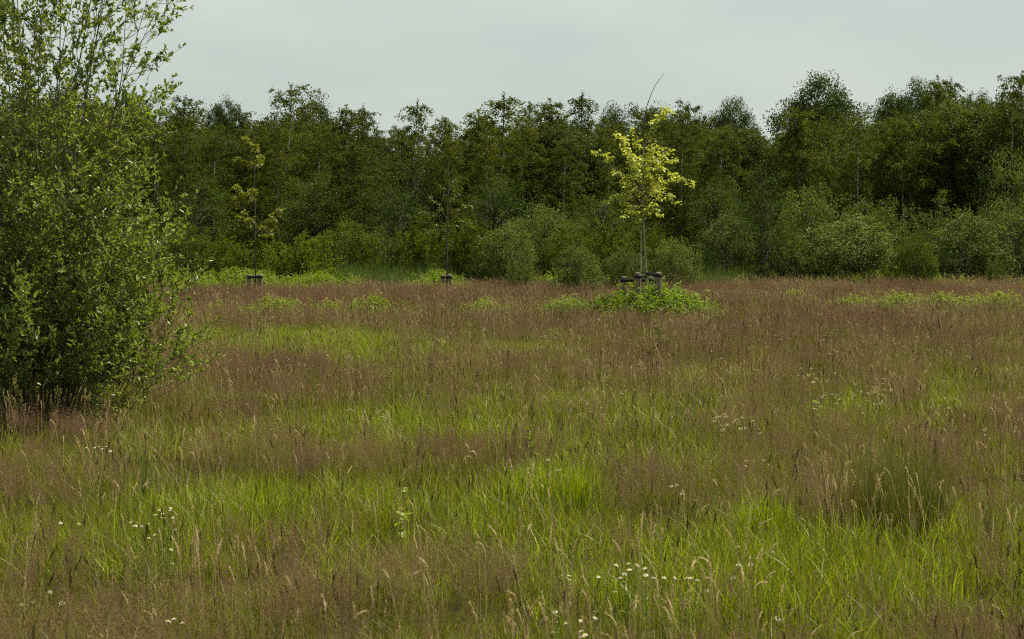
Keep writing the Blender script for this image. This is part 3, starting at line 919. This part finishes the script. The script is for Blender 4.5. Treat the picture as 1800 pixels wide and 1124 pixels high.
# ---- the depth of the wood behind, one dark mass
def wood_mass():
    rng = np.random.default_rng(600)
    src = [KIND['birch'][0][0], KIND['birch'][0][1], KIND['oak'][0][2], KIND['alder'][0][0], KIND['hazel'][0][0], KIND['willow'][0][1]]
    srcs = []
    for s in src:                       # crown with its trunk in one tuft
        bits = [m for m in s if m]
        v, t, q, fm, mats, o = [], [], [], [], [], 0
        tm, qm = [], []
        for bi, m in enumerate(bits):
            co = np.zeros(len(m.vertices) * 3, np.float32); m.vertices.foreach_get('co', co)
            v.append(co.reshape(-1, 3))
            li = np.zeros(len(m.loops), np.int32); m.loops.foreach_get('vertex_index', li)
            k = m.polygons[0].loop_total
            f = li.reshape(-1, k) + o
            (t if k == 3 else q).append(f); (tm if k == 3 else qm).append(np.full(len(f), bi))
            mats.append(m.materials[0]); o += len(v[-1])
        fs, fmm = [], []
        if t: fs.append(np.concatenate(t)); fmm.append(np.concatenate(tm))
        if q: fs.append(np.concatenate(q)); fmm.append(np.concatenate(qm))
        srcs.append(mesh_np('wood_tree', np.concatenate(v), fs, mats, np.concatenate(fmm)))
    X, Y, I, S = [], [], [], []
    def top_at(px):
        return np.interp(px, [-200, 300, 400, 500, 660, 700, 870, 1000, 1150, 1280, 1340, 1440, 1540, 1620, 1700, 1800, 2000],
                         [170, 190, 205, 190, 228, 228, 205, 215, 215, 210, 235, 190, 195, 180, 176, 155, 150])
    for d in (58, 62, 67, 73, 81):
        px = -250 + rng.uniform(0, 40)
        while px < 2050:
            px += rng.uniform(45, 85)
            top = top_at(px) + rng.uniform(-8, 34)
            z = at(px, top, d).z
            k = int(rng.choice([0, 1, 2, 3], p=[.35, .3, .15, .2]))
            hh = z / (7, 7, 8, 6)[k]
            X.append((px - 900) / F * d); Y.append(d + rng.uniform(-1.2, 1.2)); I.append(k); S.append((hh * rng.uniform(.9, 1.3), ) * 2 + (hh,))
    for d in (57,):
        px = -250
        while px < 2050:
            px += rng.uniform(40, 75)
            z = at(px, rng.uniform(370, 420), d).z / 2
            X.append((px - 900) / F * d); Y.append(d + rng.uniform(-.8, .8)); I.append(int(rng.choice([4, 5]))); S.append((z * rng.uniform(.9, 1.2),) * 2 + (z,))
    n = len(X)
    rot = np.stack([np.zeros(n), np.zeros(n), rng.uniform(0, 6.28, n)], 1)
    scatter('wood_interior', srcs, np.stack([X, Y, np.full(n, -.04)], 1), rot, np.array(S), np.array(I), 'dense dark wood filling the space behind the front trees', 'wood')
wood_mass()


# ------------------------------------------------------------------ the big goat willow shrub on the left
def big_shrub():
    rng = np.random.default_rng(9)
    d0 = 17.0
    root = at(62, 700, d0); root.z = -.03
    t = thing('goat_willow_shrub', 'big leafy multi-stemmed willow shrub filling the left side of the picture', 'shrub', root, scale=(1.12, 1.12, 1.10))
    st, tw, lf = MB(), MB(), MB()
    P, D, S = [], [], []

    def twig(q, dd, tl, nl, sz=1.0):
        ss = np.linspace(0, 1, 4)
        cv = rng.normal(size=3) * .1
        pts = q + dd * (tl * ss)[:, None] + (cv + [0, 0, .12]) * (tl * ss ** 2)[:, None]
        tw.tube(pts, .0022 * (1 - .6 * ss), 3)
        u_ = np.sort(rng.uniform(.12, 1, nl))
        base = np.stack([np.interp(u_, ss, pts[:, i]) for i in range(3)], 1)
        rad = rvec(rng, nl)
        P.append(base); D.append(dd * .75 + rad * .85 + [0, 0, .25]); S.append(np.full(nl, sz) * (1.1 - .35 * u_))
        # a rosette at the tip
        P.append(np.repeat(pts[-1:], 5, 0)); D.append(dd * .9 + rvec(rng, 5) * .7 + [0, 0, .3]); S.append(np.full(5, .75 * sz))

    n = 78
    for s in range(n):
        az = s * 2.39996 + rng.uniform(-.3, .3)
        dh = np.array([math.cos(az), math.sin(az), 0])
        if s < 20:                       # tall inner leaders
            L = rng.uniform(3.0, 4.3); tilt = R(rng.uniform(2, 13)); curve = rng.uniform(-.05, .12); rr = rng.uniform(.0, .35)
        elif s < 48:                     # outer stems that arch out
            L = rng.uniform(1.3, 2.5); tilt = R(rng.uniform(12, 32)); curve = rng.uniform(.0, .28); rr = rng.uniform(.2, .55)
        else:                            # short leafy shoots round the foot
            L = rng.uniform(.55, 1.25); tilt = R(rng.uniform(10, 42)); curve = rng.uniform(.0, .3); rr = rng.uniform(.45, 1.0)
        ss = np.linspace(0, 1, 9)
        wob = np.cumsum(np.cumsum(rng.normal(size=(9, 3)) * .010 * L / 2, axis=0), axis=0); wob[0] = 0
        o = dh * rr
        pts = o + dh * (L * (math.sin(tilt) * ss + curve * .35 * ss ** 2))[:, None] + np.array([0, 0, 1]) * (L * math.cos(tilt) * (ss - .08 * curve * ss ** 2))[:, None] + wob
        rmax = np.max(np.hypot(pts[:, 0], pts[:, 1])); lim = .88 if s < 20 else 1.08 if s < 48 else 1.2
        if rmax > lim:                   # the shrub keeps a rounded outline
            pts[:, :2] *= lim / rmax
        st.tube(pts, (.011 if s < 20 else .008 if s < 48 else .005) * (1 - .8 * ss) * rng.uniform(.7, 1.15), 5)
        nb = int(L * rng.uniform(7.0, 9.5)) + 2
        for b in range(nb):
            u0 = .10 + .90 * (b + rng.uniform()) / nb
            q = np.array([np.interp(u0, ss, pts[:, i]) for i in range(3)])
            a2 = rng.uniform(0, 6.28)
            out = unit(dh * .6 + np.array([math.cos(a2), math.sin(a2), 0]) * .9 + [0, 0, rng.uniform(.2, 1.0)])
            bl = rng.uniform(.16, .52) * (1.15 - .5 * u0)
            s2 = np.linspace(0, 1, 5)
            bp = q + out * (bl * s2)[:, None] + np.array([0, 0, .18]) * (bl * s2 ** 2)[:, None] + np.concatenate([[[0, 0, 0]], np.cumsum(rng.normal(size=(4, 3)) * .016, axis=0)])
            tw.tube(bp, .0042 * (1 - .7 * s2) * (1.1 - .5 * u0), 4)
            dense = 1.05 if q[2] < 1.7 else .72
            fat = rng.choice([.3, 1.0, 1.9])
            for k in range(max(2, int(bl / .075 * dense * fat))):
                u1 = rng.uniform(.3, 1)
                q2 = np.array([np.interp(u1, s2, bp[:, i]) for i in range(3)])
                dd = unit(out * .7 + rng.normal(size=3) * .55 + [0, 0, .35])
                twig(q2, dd, rng.uniform(.07, .19), int(rng.integers(6, 12)), rng.uniform(.75, 1.25))
            twig(bp[-1], unit(out + [0, 0, .3]), rng.uniform(.10, .2), 9, 1.1)
        twig(pts[-1], unit(pts[-1] - pts[-2]), .3, 12)
    P, D, S = np.concatenate(P), np.concatenate(D), np.concatenate(S)
    k = len(P)
    lf.leaves(P, D, rvec(rng, k) * .55 + [0, 0, .9],     .046 * S * rng.uniform(.6, 1.3, k), .020 * S * rng.uniform(.8, 1.2, k), .22, 0, six=True)
    obj('stems', st.mesh('shrub_stems', [M['shrubbark']], True), t)
    tag(obj('twigs', tw.mesh('shrub_twigs', [M['shrubbark']]), t), kind='stuff')
    f = obj('foliage', lf.mesh('shrub_foliage', [M['shrub']]), t)
    tag(f, kind='stuff')
    return k
big_shrub()


# ------------------------------------------------------------------ saplings
def sapling(name, label, d, stems, branches, leafmat, seed, leafl, leafw, barkmat, leader=None, cluster=9, droop=.8, r0=.018, step=.075, start=.3):
    """stems: list of (photo points, base radius); branches: list of photo polylines"""
    rng = np.random.default_rng(seed)
    b0 = at(*stems[0][0][0], d); b0.z = -.03
    t = thing(name, label, 'sapling', b0)
    base = np.array(b0)
    def w3(p, dy=0.0):
        return np.array(at(p[0], p[1], d + dy)) - base
    tr, br, lf = MB(), MB(), MB()
    for pts, rad in stems:
        pp = [w3(p) for p in pts]
        pp[0][2] = 0.0
        kk = np.linspace(0, 1, len(pp))
        tr.tube(pp, rad * (1 - .72 * kk), 7)
    P, D = [], []
    for poly in branches:
        dy = rng.uniform(-1, 1) * .55
        pl = [w3(p, dy * (k / max(1, len(poly) - 1))) for k, p in enumerate(poly)]
        # round the polyline a little
        fine = []
        for k in range(len(pl) - 1):
            for u in np.linspace(0, 1, 5)[:-1]:
                fine.append(pl[k] * (1 - u) + pl[k + 1] * u + rng.normal(size=3) * .008)
        fine.append(pl[-1]); fine = np.array(fine)
        kk = np.linspace(0, 1, len(fine))
        br.tube(fine, .0075 * (1 - .8 * kk) + .001, 4)
        L = np.sum(np.linalg.norm(np.diff(fine, axis=0), axis=1))
        for u in np.arange(start, 1.01, step / max(L, .2)):
            c = np.array([np.interp(u, kk, fine[:, i]) for i in range(3)]) + rng.normal(size=3) * .035
            n = int(cluster * rng.uniform(.6, 1.4))
            az = rng.uniform(0, 6.28, n)
            dd = np.stack([np.cos(az), np.sin(az), rng.uniform(-1.2, .25, n) * droop], 1)
            P.append(c + dd * rng.uniform(.0, .03, n)[:, None] + rng.normal(size=(n, 3)) * .018); D.append(dd)
    P, D = np.concatenate(P), np.concatenate(D); n = len(P)
    lf.leaves(P, D, np.array([0, 0, 1.]) + rng.normal(size=(n, 3)) * .45, leafl * rng.uniform(.7, 1.25, n), leafw * rng.uniform(.7, 1.2, n), .25, 0, six=True)
    obj('trunk', tr.mesh('sapling_trunk', [M[barkmat]], True), t)
    tag(obj('branches', br.mesh('sapling_branches', [M[barkmat]]), t), kind='stuff')
    tag(obj('crown', lf.mesh('sapling_crown', [M[leafmat]]), t), kind='stuff')
    if leader:
        lm = MB()
        pp = [w3(p) for p in leader]
        lm.tube(pp, np.linspace(.010, .0025, len(pp)), 5)
        for k in range(5):
            q = pp[2 + k % (len(pp) - 3)] * .6 + pp[3 + k % (len(pp) - 3)] * .4
            lm.tube([q, q + np.array([rng.uniform(-.05, .05), 0, .05])], [.003, .001], 3)
        tag(obj('leader', lm.mesh('sapling_leader', [M['leaderbark']]), t), 'bare dark whip-like leader above the crown')
    return t


sapling('golden_sapling', 'young golden-leaved tree with bare whip top, tied to four stakes in the meadow', 34.0,
        [([(1138, 545), (1137, 500), (1134, 440), (1131, 390), (1130, 340), (1130, 290), (1131, 240)], .024),
         ([(1124, 545), (1126, 480), (1127, 420), (1129, 375), (1130, 350)], .019)],
        [[(1130, 360), (1105, 325), (1078, 298), (1062, 275), (1040, 266)], [(1130, 335), (1112, 290), (1100, 255), (1083, 232)], [(1129, 320), (1110, 275), (1098, 240)],
         [(1130, 300), (1122, 262), (1115, 228)], [(1131, 270), (1142, 232), (1158, 205), (1186, 187)], [(1131, 260), (1150, 222), (1166, 196), (1178, 190)],
         [(1131, 310), (1150, 280), (1180, 258)], [(1131, 320), (1158, 295), (1183, 284)], [(1132, 345), (1160, 322), (1190, 312), (1218, 318)],
         [(1132, 350), (1160, 338), (1178, 345), (1190, 362)], [(1131, 375), (1145, 362), (1160, 378)], [(1130, 385), (1100, 358), (1082, 346), (1066, 352)],
         [(1130, 372), (1108, 340), (1090, 322)], [(1130, 345), (1108, 312), (1086, 300)], [(1131, 330), (1140, 300), (1162, 262)], [(1131, 300), (1140, 270), (1152, 250)],
         [(1131, 365), (1150, 340), (1172, 318), (1184, 302)], [(1130, 378), (1115, 362), (1100, 378)], [(1130, 350), (1118, 330), (1100, 268)],
         [(1131, 340), (1148, 322), (1165, 300)], [(1130, 390), (1142, 372), (1150, 352)], [(1130, 395), (1118, 380), (1105, 340)], [(1130, 330), (1120, 300), (1118, 280)],
         [(1131, 315), (1138, 295), (1142, 258)], [(1131, 380), (1152, 355), (1160, 330)]],
        'golden', 51, .066, .036, 'sapbark', leader=[(1131, 245), (1132, 215), (1136, 190), (1143, 170), (1152, 150), (1161, 138), (1168, 129)], cluster=12, step=.095, start=.22)

sapling('olive_sapling', 'thin staked young tree with olive yellow leaves before the wood on the left', 45.0,
        [([(449, 505), (449, 470), (448, 420), (448, 360), (447, 300), (443, 270), (436, 245)], .022)],
        [[(448, 300), (440, 285), (428, 278), (412, 284)], [(447, 298), (454, 280), (460, 272)], [(448, 372), (432, 350), (420, 332), (410, 326)], [(448, 360), (436, 340), (425, 345)],
         [(448, 390), (430, 372), (415, 358), (408, 350)], [(448, 395), (432, 385), (420, 372)], [(448, 402), (465, 388), (482, 376), (498, 368)], [(448, 410), (468, 398), (486, 380)],
         [(448, 420), (470, 410), (482, 408)], [(443, 270), (436, 255), (428, 240)], [(444, 275), (448, 262), (446, 250)], [(448, 345), (440, 335), (432, 325)], [(448, 400), (440, 385), (432, 392)]],
        'olive', 52, .07, .034, 'bark', cluster=20, step=.085, start=.34)

sapling('green_sapling', 'sparse staked young tree with dull green leaves at the middle of the wood edge', 46.0,
        [([(785, 505), (786, 460), (786, 420), (788, 380), (790, 345), (788, 320)], .022)],
        [[(786, 400), (765, 380), (748, 372), (735, 370)], [(787, 390), (770, 360), (756, 345)], [(788, 385), (805, 370), (822, 365), (835, 362)], [(788, 375), (800, 345), (808, 330)],
         [(789, 360), (778, 335), (768, 322)], [(788, 405), (806, 392), (824, 390)], [(786, 410), (770, 402), (752, 400)], [(789, 350), (796, 330), (794, 315)]],
        'dull', 53, .07, .034, 'bark', cluster=11, step=.10, start=.35)


# ------------------------------------------------------------------ stakes and ties
def stake(px, top, d, r, label, group, zt=None, lean=0.0):
    rng = np.random.default_rng(int(px * 7 + top))
    p = at(px, top, d)
    h = p.z
    mb = MB()
    n = 14
    zs = np.array([0, .25, .5, .75, .94, .985, 1.0]) * (h + .03)
    rr = np.array([1, .99, 1.01, 1, 1.0, .97, .86]) * r
    th = np.arange(n) * 2 * math.pi / n
    knob = 1 + .05 * np.sin(3 * th + px) + .03 * rng.normal(size=n)
    V = np.concatenate([np.stack([np.cos(th) * q * knob + lean * z, np.sin(th) * q * knob, np.full(n, z)], 1) for z, q in zip(zs, rr)])
    k = len(zs)
    Q = [(i * n + j, i * n + (j + 1) % n, (i + 1) * n + (j + 1) % n, (i + 1) * n + j) for i in range(k - 1) for j in range(n)]
    mb.add(V, None, Q, 0)
    t = thing('tree_stake', label, 'stake', (p.x - lean * h, d, -.03), group)
    obj('post', mb.mesh('stake_post', [M['stake']], True), t)
    cm = MB()                                              # weathered cut end, slightly domed
    ring = V[-n:]
    c = ring.mean(0) + [0, 0, .012]
    mid = ring * .6 + c * .4 + [0, 0, .004]
    cm.add(np.vstack([ring + [0, 0, .001], mid, [c]]), [(n + j, n + (j + 1) % n, 2 * n) for j in range(n)], [(j, (j + 1) % n, n + (j + 1) % n, n + j) for j in range(n)], 0)
    obj('cut_end', cm.mesh('stake_end', [M['stakecut']], True), t)
    return Vector((p.x, d, h))


def tie(a, ra, b, rb, z, label, wd=.055):
    """a black strap looped round two uprights"""
    mb = MB()
    a, b = Vector(a), Vector(b)
    dd = (b - a).to_2d(); L = dd.length; dx = dd / L; nrm = Vector((-dx.y, dx.x))
    loop = []
    for k in range(9):
        th = math.pi / 2 + math.pi * k / 8
        loop.append(Vector((a.x, a.y)) + dx * math.cos(th) * ra + nrm * math.sin(th) * ra)
    for k in range(9):
        th = -math.pi / 2 + math.pi * k / 8
        loop.append(Vector((b.x, b.y)) + dx * math.cos(th) * rb + nrm * math.sin(th) * rb)
    cen = (Vector((a.x, a.y)) + Vector((b.x, b.y))) / 2
    n = len(loop); V = []
    for off, zz in ((0, -wd / 2), (0, wd / 2), (.004, wd / 2), (.004, -wd / 2)):
        for k, p in enumerate(loop):
            f = k / (n - 1)
            za = z[0] if k < 9 else z[1]
            q = (p - cen).normalized() * off
            V.append((p.x + q.x, p.y + q.y, za + zz))
    Q = [(r_ * n + k, r_ * n + (k + 1) % n, ((r_ + 1) % 4) * n + (k + 1) % n, ((r_ + 1) % 4) * n + k) for r_ in range(4) for k in range(n)]
    mb.add(V, None, Q, 0)
    o = obj('tree_tie', mb.mesh('tree_tie', [M['rubber']]))
    return tag(o, label, 'tree tie', 'black straps holding the saplings')


grp = 'round wooden stakes holding the golden sapling'
fl = stake(1121, 480.5, 33.3, .053, 'front left wooden stake of the golden sapling, in the weeds', grp)
fr = stake(1157.5, 479.5, 33.3, .053, 'front right wooden stake of the golden sapling, rightmost of its four', grp, lean=.03)
rl = stake(1097, 487, 34.9, .047, 'rear left wooden stake of the golden sapling, standing apart', grp)
rr_ = stake(1144, 486.5, 34.9, .042, 'rear right wooden stake of the golden sapling, half hidden by its trunk', grp)
trunkp = at(1136.5, 484, 34.0)
stem2 = at(1126, 484, 34.0)
tie(fl, .058, trunkp, .026, (fl.z - .055, fl.z - .060), 'black strap from the front left stake to the golden sapling trunk')
tie(trunkp, .030, fr, .058, (fr.z - .030, fr.z - .045), 'black strap from the golden sapling trunk to the front right stake')
tie(rl, .053, rr_, .048, (rl.z - .06, rr_.z - .06), 'black strap between the two rear stakes of the golden sapling')

g2 = 'short stakes holding the far saplings'
sa = stake(438.5, 483.5, 44.8, .055, 'left stake of the olive sapling before the wood', g2)
sb = stake(457.5, 483, 44.8, .055, 'right stake of the olive sapling before the wood', g2)
tie(sa, .062, sb, .062, (sa.z - .05, sb.z - .05), 'black strap between the two stakes of the olive sapling')
sa = stake(779, 484, 45.8, .055, 'left stake of the sparse green sapling at the middle', g2)
sb = stake(790.5, 483.5, 45.8, .055, 'right stake of the sparse green sapling at the middle', g2)
tie(sa, .062, sb, .062, (sa.z - .05, sb.z - .05), 'black strap between the two stakes of the sparse green sapling')


# ------------------------------------------------------------------ single plants in the meadow
def tussock(name, label, cat, px, py, z, hw, n, hmin, hmax, wd, mats, seed, lean=.5, mfrac=.15):
    p = on(px, py, z)
    r_ = hw * p.y / F
    o = obj(name, blade_tuft(seed, n, r_, hmin, hmax, wd, mats, lean, mfrac), loc=(p.x, p.y, -.03))
    return tag(o, label, cat)


tussock('grass_tussock', 'tall tussock of broad bright green grass in the middle foreground', 'grass tussock', 972, 830, .24, 88, 1000, .22, .40, .0085, [M['bright'], M['straw']], 700, .45, .03)
tussock('grass_tussock', 'smaller bright green grass clump left of the dark rush tussock', 'grass tussock', 1345, 880, .22, 50, 380, .18, .34, .0076, [M['bright'], M['blade']], 701, .5, .1)
tussock('rush_tussock', 'dark green tussock of upright rushes in the right foreground', 'rush tussock', 1575, 850, .28, 95, 800, .30, .62, .0046, [M['rush'], M['bentstem']], 702, .30, .14)
tussock('rush_tussock', 'small pale tuft of rushes at the left end of the dark rush tussock', 'rush tussock', 1470, 850, .28, 30, 110, .30, .54, .0042, [M['bentstem'], M['straw']], 703, .45, .25)
tussock('leaf_sprout', 'single dark blue-green sprout of stiff leaves left of the daisies', 'leaf sprout', 258, 812, .28, 8, 9, .34, .47, .014, [M['reed']], 704, .25, 0)


def herb(name, label, px, py, z, h, n, mat, seed, leafl, leafw, rad):
    p = on(px, py, z)
    o = obj(name, weed_tuft(seed, h, mat, n, leafl, leafw, rad), loc=(p.x, p.y, -.03))
    return tag(o, label, 'herb')


herb('leafy_herb', 'tall narrow bright green leafy stem standing alone right of centre', 1437, 720, .28, .52, 3, M['weed'], 711, .07, .018, .05)
herb('leafy_herb', 'dark dock plant in the brown grass below the weedy stakes', 1160, 575, .36, .5, 3, M['dull'], 712, .10, .03, .08)
herb('leafy_herb', 'small rounded bright leaf shoot left of the bright tussock', 715, 862, .32, .37, 1, M['weedy'], 713, .06, .035, .03)
herb('leafy_herb', 'small pale leaf shoot below the bright tussock', 990, 968, .33, .37, 1, M['weedy'], 714, .06, .035, .03)
herb('leafy_herb', 'small pale leaf shoot above the bright tussock', 940, 752, .33, .37, 1, M['weedy'], 715, .06, .035, .03)


def daisy_head(seed, r=.0100):
    """petals and raised disc: two meshes"""
    rng = np.random.default_rng(seed)
    pm, dm = MB(), MB()
    n = 14
    az = np.arange(n) * 2 * math.pi / n + rng.normal(size=n) * .08
    Dv = np.stack([np.cos(az), np.sin(az), np.full(n, -.12) + rng.normal(size=n) * .08], 1)
    pm.leaves(Dv * r * .25, Dv, np.tile([0, 0, 1.], (n, 1)), r * .85, r * .42, .1, 0, six=True)
    k = 8
    th = np.arange(k) * 2 * math.pi / k
    V = np.concatenate([np.stack([np.cos(th) * q * r, np.sin(th) * q * r, np.full(k, z * r)], 1) for q, z in ((.40, -.02), (.36, .18), (.2, .32))] + [np.array([[0, 0, .36 * r]])])
    Q = [(i * k + j, i * k + (j + 1) % k, (i + 1) * k + (j + 1) % k, (i + 1) * k + j) for i in range(2) for j in range(k)]
    dm.add(V, [(2 * k + j, 2 * k + (j + 1) % k, 3 * k) for j in range(k)], Q, 0)
    return pm.mesh('petals', [M['petal']]), dm.mesh('disc', [M['disc']], True)


HEADS = [daisy_head(800 + k) for k in range(4)]


def daisy(label, heads, z=.33, seed=0):
    """one plant: a foot, a stem to each flower, flower heads (petals, disc); heads in photo points"""
    rng = np.random.default_rng(900 + seed)
    c = [on(px, py, z) for px, py in heads]
    # heads of one plant stand close together in depth too
    my = sum(q.y for q in c) / len(c)
    c = [at(px, py, my + max(-.25, min(.25, q.y - my))) for (px, py), q in zip(heads, c)]
    foot = Vector((sum(q.x for q in c) / len(c), my, -.03))
    t = thing('daisy_plant', label, 'daisy', foot, 'white daisies in the meadow')
    sm = MB()
    for q in c:
        e = np.array(q - foot)
        b = np.array([e[0] * .25, e[1] * .25, 0])
        sm.tube([b, b * .5 + e * .5 + [0, 0, .04], e - [0, 0, .001]], [.0018, .0014, .001], 4, 0)
        nl = 16
        u = rng.uniform(.15, .85, nl)
        sm.leaves(b + (e - b) * u[:, None], rvec(rng, nl) + [0, 0, .5], rvec(rng, nl), .03, .004, .1, 0)
    obj('stems', sm.mesh('daisy_stems', [M['weed']]), t)
    for k, q in enumerate(c):
        pm, dm = HEADS[int(rng.integers(0, 4))]
        h_ = obj('flower_head', pm, t, q - foot)
        h_.rotation_euler = (rng.normal() * .25 + .12, rng.normal() * .25, rng.uniform(0, 6.28))
        s = rng.uniform(.8, 1.1); h_.scale = (s, s, s)
        obj('disc', dm, h_)
    return t


daisy('daisy plant with six white flowers, upper group left of centre of the left foreground', [(280, 897), (286, 903), (273, 905), (287, 910), (300, 893), (299, 897)], seed=1)
daisy('daisy plant with two flowers just right of the six-flowered group', [(303, 910), (307, 931)], seed=2)
daisy('daisy plant with white flowers left of the six-flowered group', [(230, 918), (238, 924), (250, 925), (260, 921)], seed=3)
daisy('daisy plant with small buds under the six-flowered group', [(262, 946), (271, 940), (301, 966)], seed=4)
daisy('daisy plant with two flowers at the far left foreground edge of the daisies', [(107, 919), (139, 921)], seed=5)
daisy('daisy plant with a row of small white flowers below the big shrub', [(151, 787), (166, 787), (174, 785), (179, 789), (188, 785), (194, 793)], seed=6)
daisy('daisy plant with three white flowers near the bottom edge on the left', [(296, 1092), (305, 1088), (320, 1095)], .36, 7)
daisy('daisy plant with cluster of white flowers left of the straw heads on the right', [(1083, 993), (1104, 991), (1119, 992), (1106, 1001), (1098, 1009)], seed=8)
daisy('daisy plant with white flowers right behind the brown straw heads', [(1121, 995), (1133, 999), (1135, 1011), (1149, 1016), (1167, 1015)], seed=9)
daisy('daisy plant with small flowers at the right end of the daisy row', [(1187, 1016), (1207, 1016), (1213, 1016), (1226, 1020)], seed=10)
daisy('daisy plant with two yellowish flowers left of the daisy row', [(1052, 1014), (1090, 1016)], seed=11)
daisy('daisy plant with flowers at the bottom edge right of the middle', [(1046, 1086), (1022, 1091), (994, 1096), (976, 1076)], .36, 12)
daisy('daisy plant lowest at the bottom edge with a tight flower cluster', [(1022, 1109), (1029, 1115), (1024, 1119)], .36, 13)


def umbel(label, px, py, z, spread, n, seed):
    """pale flower heads: many small cream florets on thin stems"""
    rng = np.random.default_rng(seed)
    p = on(px, py, z)
    t = thing('cream_flower_plant', label, 'wildflower', (p.x, p.y, -.03), 'cream wildflowers in the meadow')
    sm, fm = MB(), MB()
    for k in range(n):
        e = np.array([rng.normal() * spread, rng.normal() * spread, z + .03 + rng.normal() * .035])
        b = np.array([e[0] * .3, e[1] * .3, 0])
        sm.tube([b, e], [.0015, .0008], 3)
        m = 14
        q = e + rng.normal(size=(m, 3)) * np.array([.010, .010, .004])
        fm.leaves(q, rvec(rng, m), np.array([0, 0, 1.]) + rng.normal(size=(m, 3)) * .3, .006, .0045, .1, 0)
    obj('stems', sm.mesh('umbel_stems', [M['blade']]), t)
    tag(obj('florets', fm.mesh('umbel_florets', [M['clover']]), t), kind='stuff')


umbel('fluffy cluster of cream flowers right of the middle of the meadow', 1282, 745, .36, .07, 16, 950)
umbel('loose cluster of cream flowers among straw heads on the right', 1525, 690, .36, .10, 12, 951)
umbel('low patch of cream flowers beside the tall green leafy stem', 1470, 702, .35, .07, 9, 952)

# yellow flowers
def yellow(label, px, py, z, seed, s=1.0):
    rng = np.random.default_rng(seed)
    p = on(px, py, z)
    t = thing('yellow_flower', label, 'wildflower', (p.x, p.y, -.03), 'yellow wildflowers')
    sm, fm = MB(), MB()
    sm.tube([(0, 0, 0), (.01, 0, z * .5), (0, 0, z + .02)], [.003, .002, .0015], 4)
    sm.leaves(np.array([[0, 0, z * u] for u in (.3, .4, .5, .6, .7, .8)]), rvec(rng, 6) + [0, 0, .4], np.tile([0, 0, 1.], (6, 1)), .06, .015, .2)
    for k in range(7):
        c = np.array([rng.normal() * .03, rng.normal() * .03, z + .03 + rng.normal() * .012]) * [s, s, 1]
        az = np.arange(8) * .785
        fm.leaves(np.tile(c, (8, 1)), np.stack([np.cos(az), np.sin(az), np.full(8, .2)], 1), np.tile([0, 0, 1.], (8, 1)), .016 * s, .008 * s, .1)
    obj('stem', sm.mesh('yellow_stem', [M['weed']]), t)
    tag(obj('flower_head', fm.mesh('yellow_head', [M['yflower']]), t), kind='stuff')


yellow('yellow flower standing in the weeds near the right edge', 1746, 518, .5, 960, 1.2)
yellow('yellow flower in the weeds right of the left olive sapling', 519, 489, .45, 961, 1.3)
yellow('yellow flower at the meadow edge near the big foreground shrub', 360, 489, .45, 962, 1.0)
yellow('yellow flower just left of the reeds', 585, 473, .65, 963, 1.0)


# ------------------------------------------------------------------ large straw seed heads that stand out singly
def straw_plant(label, px, py, z, n, seed, spread=.06, droop=.6, hl=(.06, .11), hw=(.0032, .0048)):
    rng = np.random.default_rng(seed)
    z = z * .78
    p = on(px, py, z)
    t = thing('straw_grass', label, 'grass plant', (p.x, p.y, -.03), 'tall straw coloured grasses')
    for k in range(n):
        mb = MB()
        a_ = rng.uniform(0, 6.28)
        spike(mb, rng, (rng.normal() * spread, rng.normal() * spread, 0), z * rng.uniform(.85, 1.1) + .03, a_, rng.uniform(.03, .22), rng.uniform(*hl), rng.uniform(*hw), rng.uniform(0, 1.4) * droop, 0, 0, 7)
        obj('seed_stalk', mb.mesh('seed_stalk', [M['straw']], True), t)


STRAW = [
    ('tall straw grass heads left of the right-hand daisy row', 1125, 965, .48, 6, .05, .4), ('curling straw grass heads at the right end of the daisy row', 1255, 1010, .44, 8, .07, 1.4),
    ('straw grass heads in the bottom left foreground', 425, 1000, .46, 6, .10, .3), ('leaning straw grass heads left of the bottom left straw heads', 375, 985, .46, 4, .08, .5),
    ('straw grass heads in front of the left bright patch', 455, 970, .46, 4, .07, .4), ('drooping straw grass heads in the left middle meadow', 645, 735, .48, 6, .12, 1.6),
    ('single hooked straw grass head in the left middle meadow', 503, 697, .48, 2, .02, 2.0), ('pale straw grass head inside the bright green tussock', 920, 825, .52, 2, .02, .2),
    ('straw grass heads right of the small bright clump', 1330, 960, .46, 4, .06, .3), ('straw grass heads near the dark rush tussock', 1488, 870, .46, 5, .07, .4),
    ('pale straw grass heads among cream flowers on the right', 1545, 690, .5, 7, .12, .3), ('straw grass head at the right bottom corner', 1760, 900, .46, 3, .06, .5),
    ('straw grass heads along the bottom edge right of centre', 1175, 1075, .44, 4, .06, .6), ('straw grass heads at the bottom edge in the middle', 920, 1080, .44, 4, .07, .8),
    ('pale straw grass heads in the far left meadow', 607, 560, .55, 3, .06, .2), ('bent straw grass head above the bright tussock', 848, 790, .48, 2, .03, 1.8),
]
for k, s_ in enumerate(STRAW):
    straw_plant(*s_[:5], 1000 + k, s_[5], s_[6])
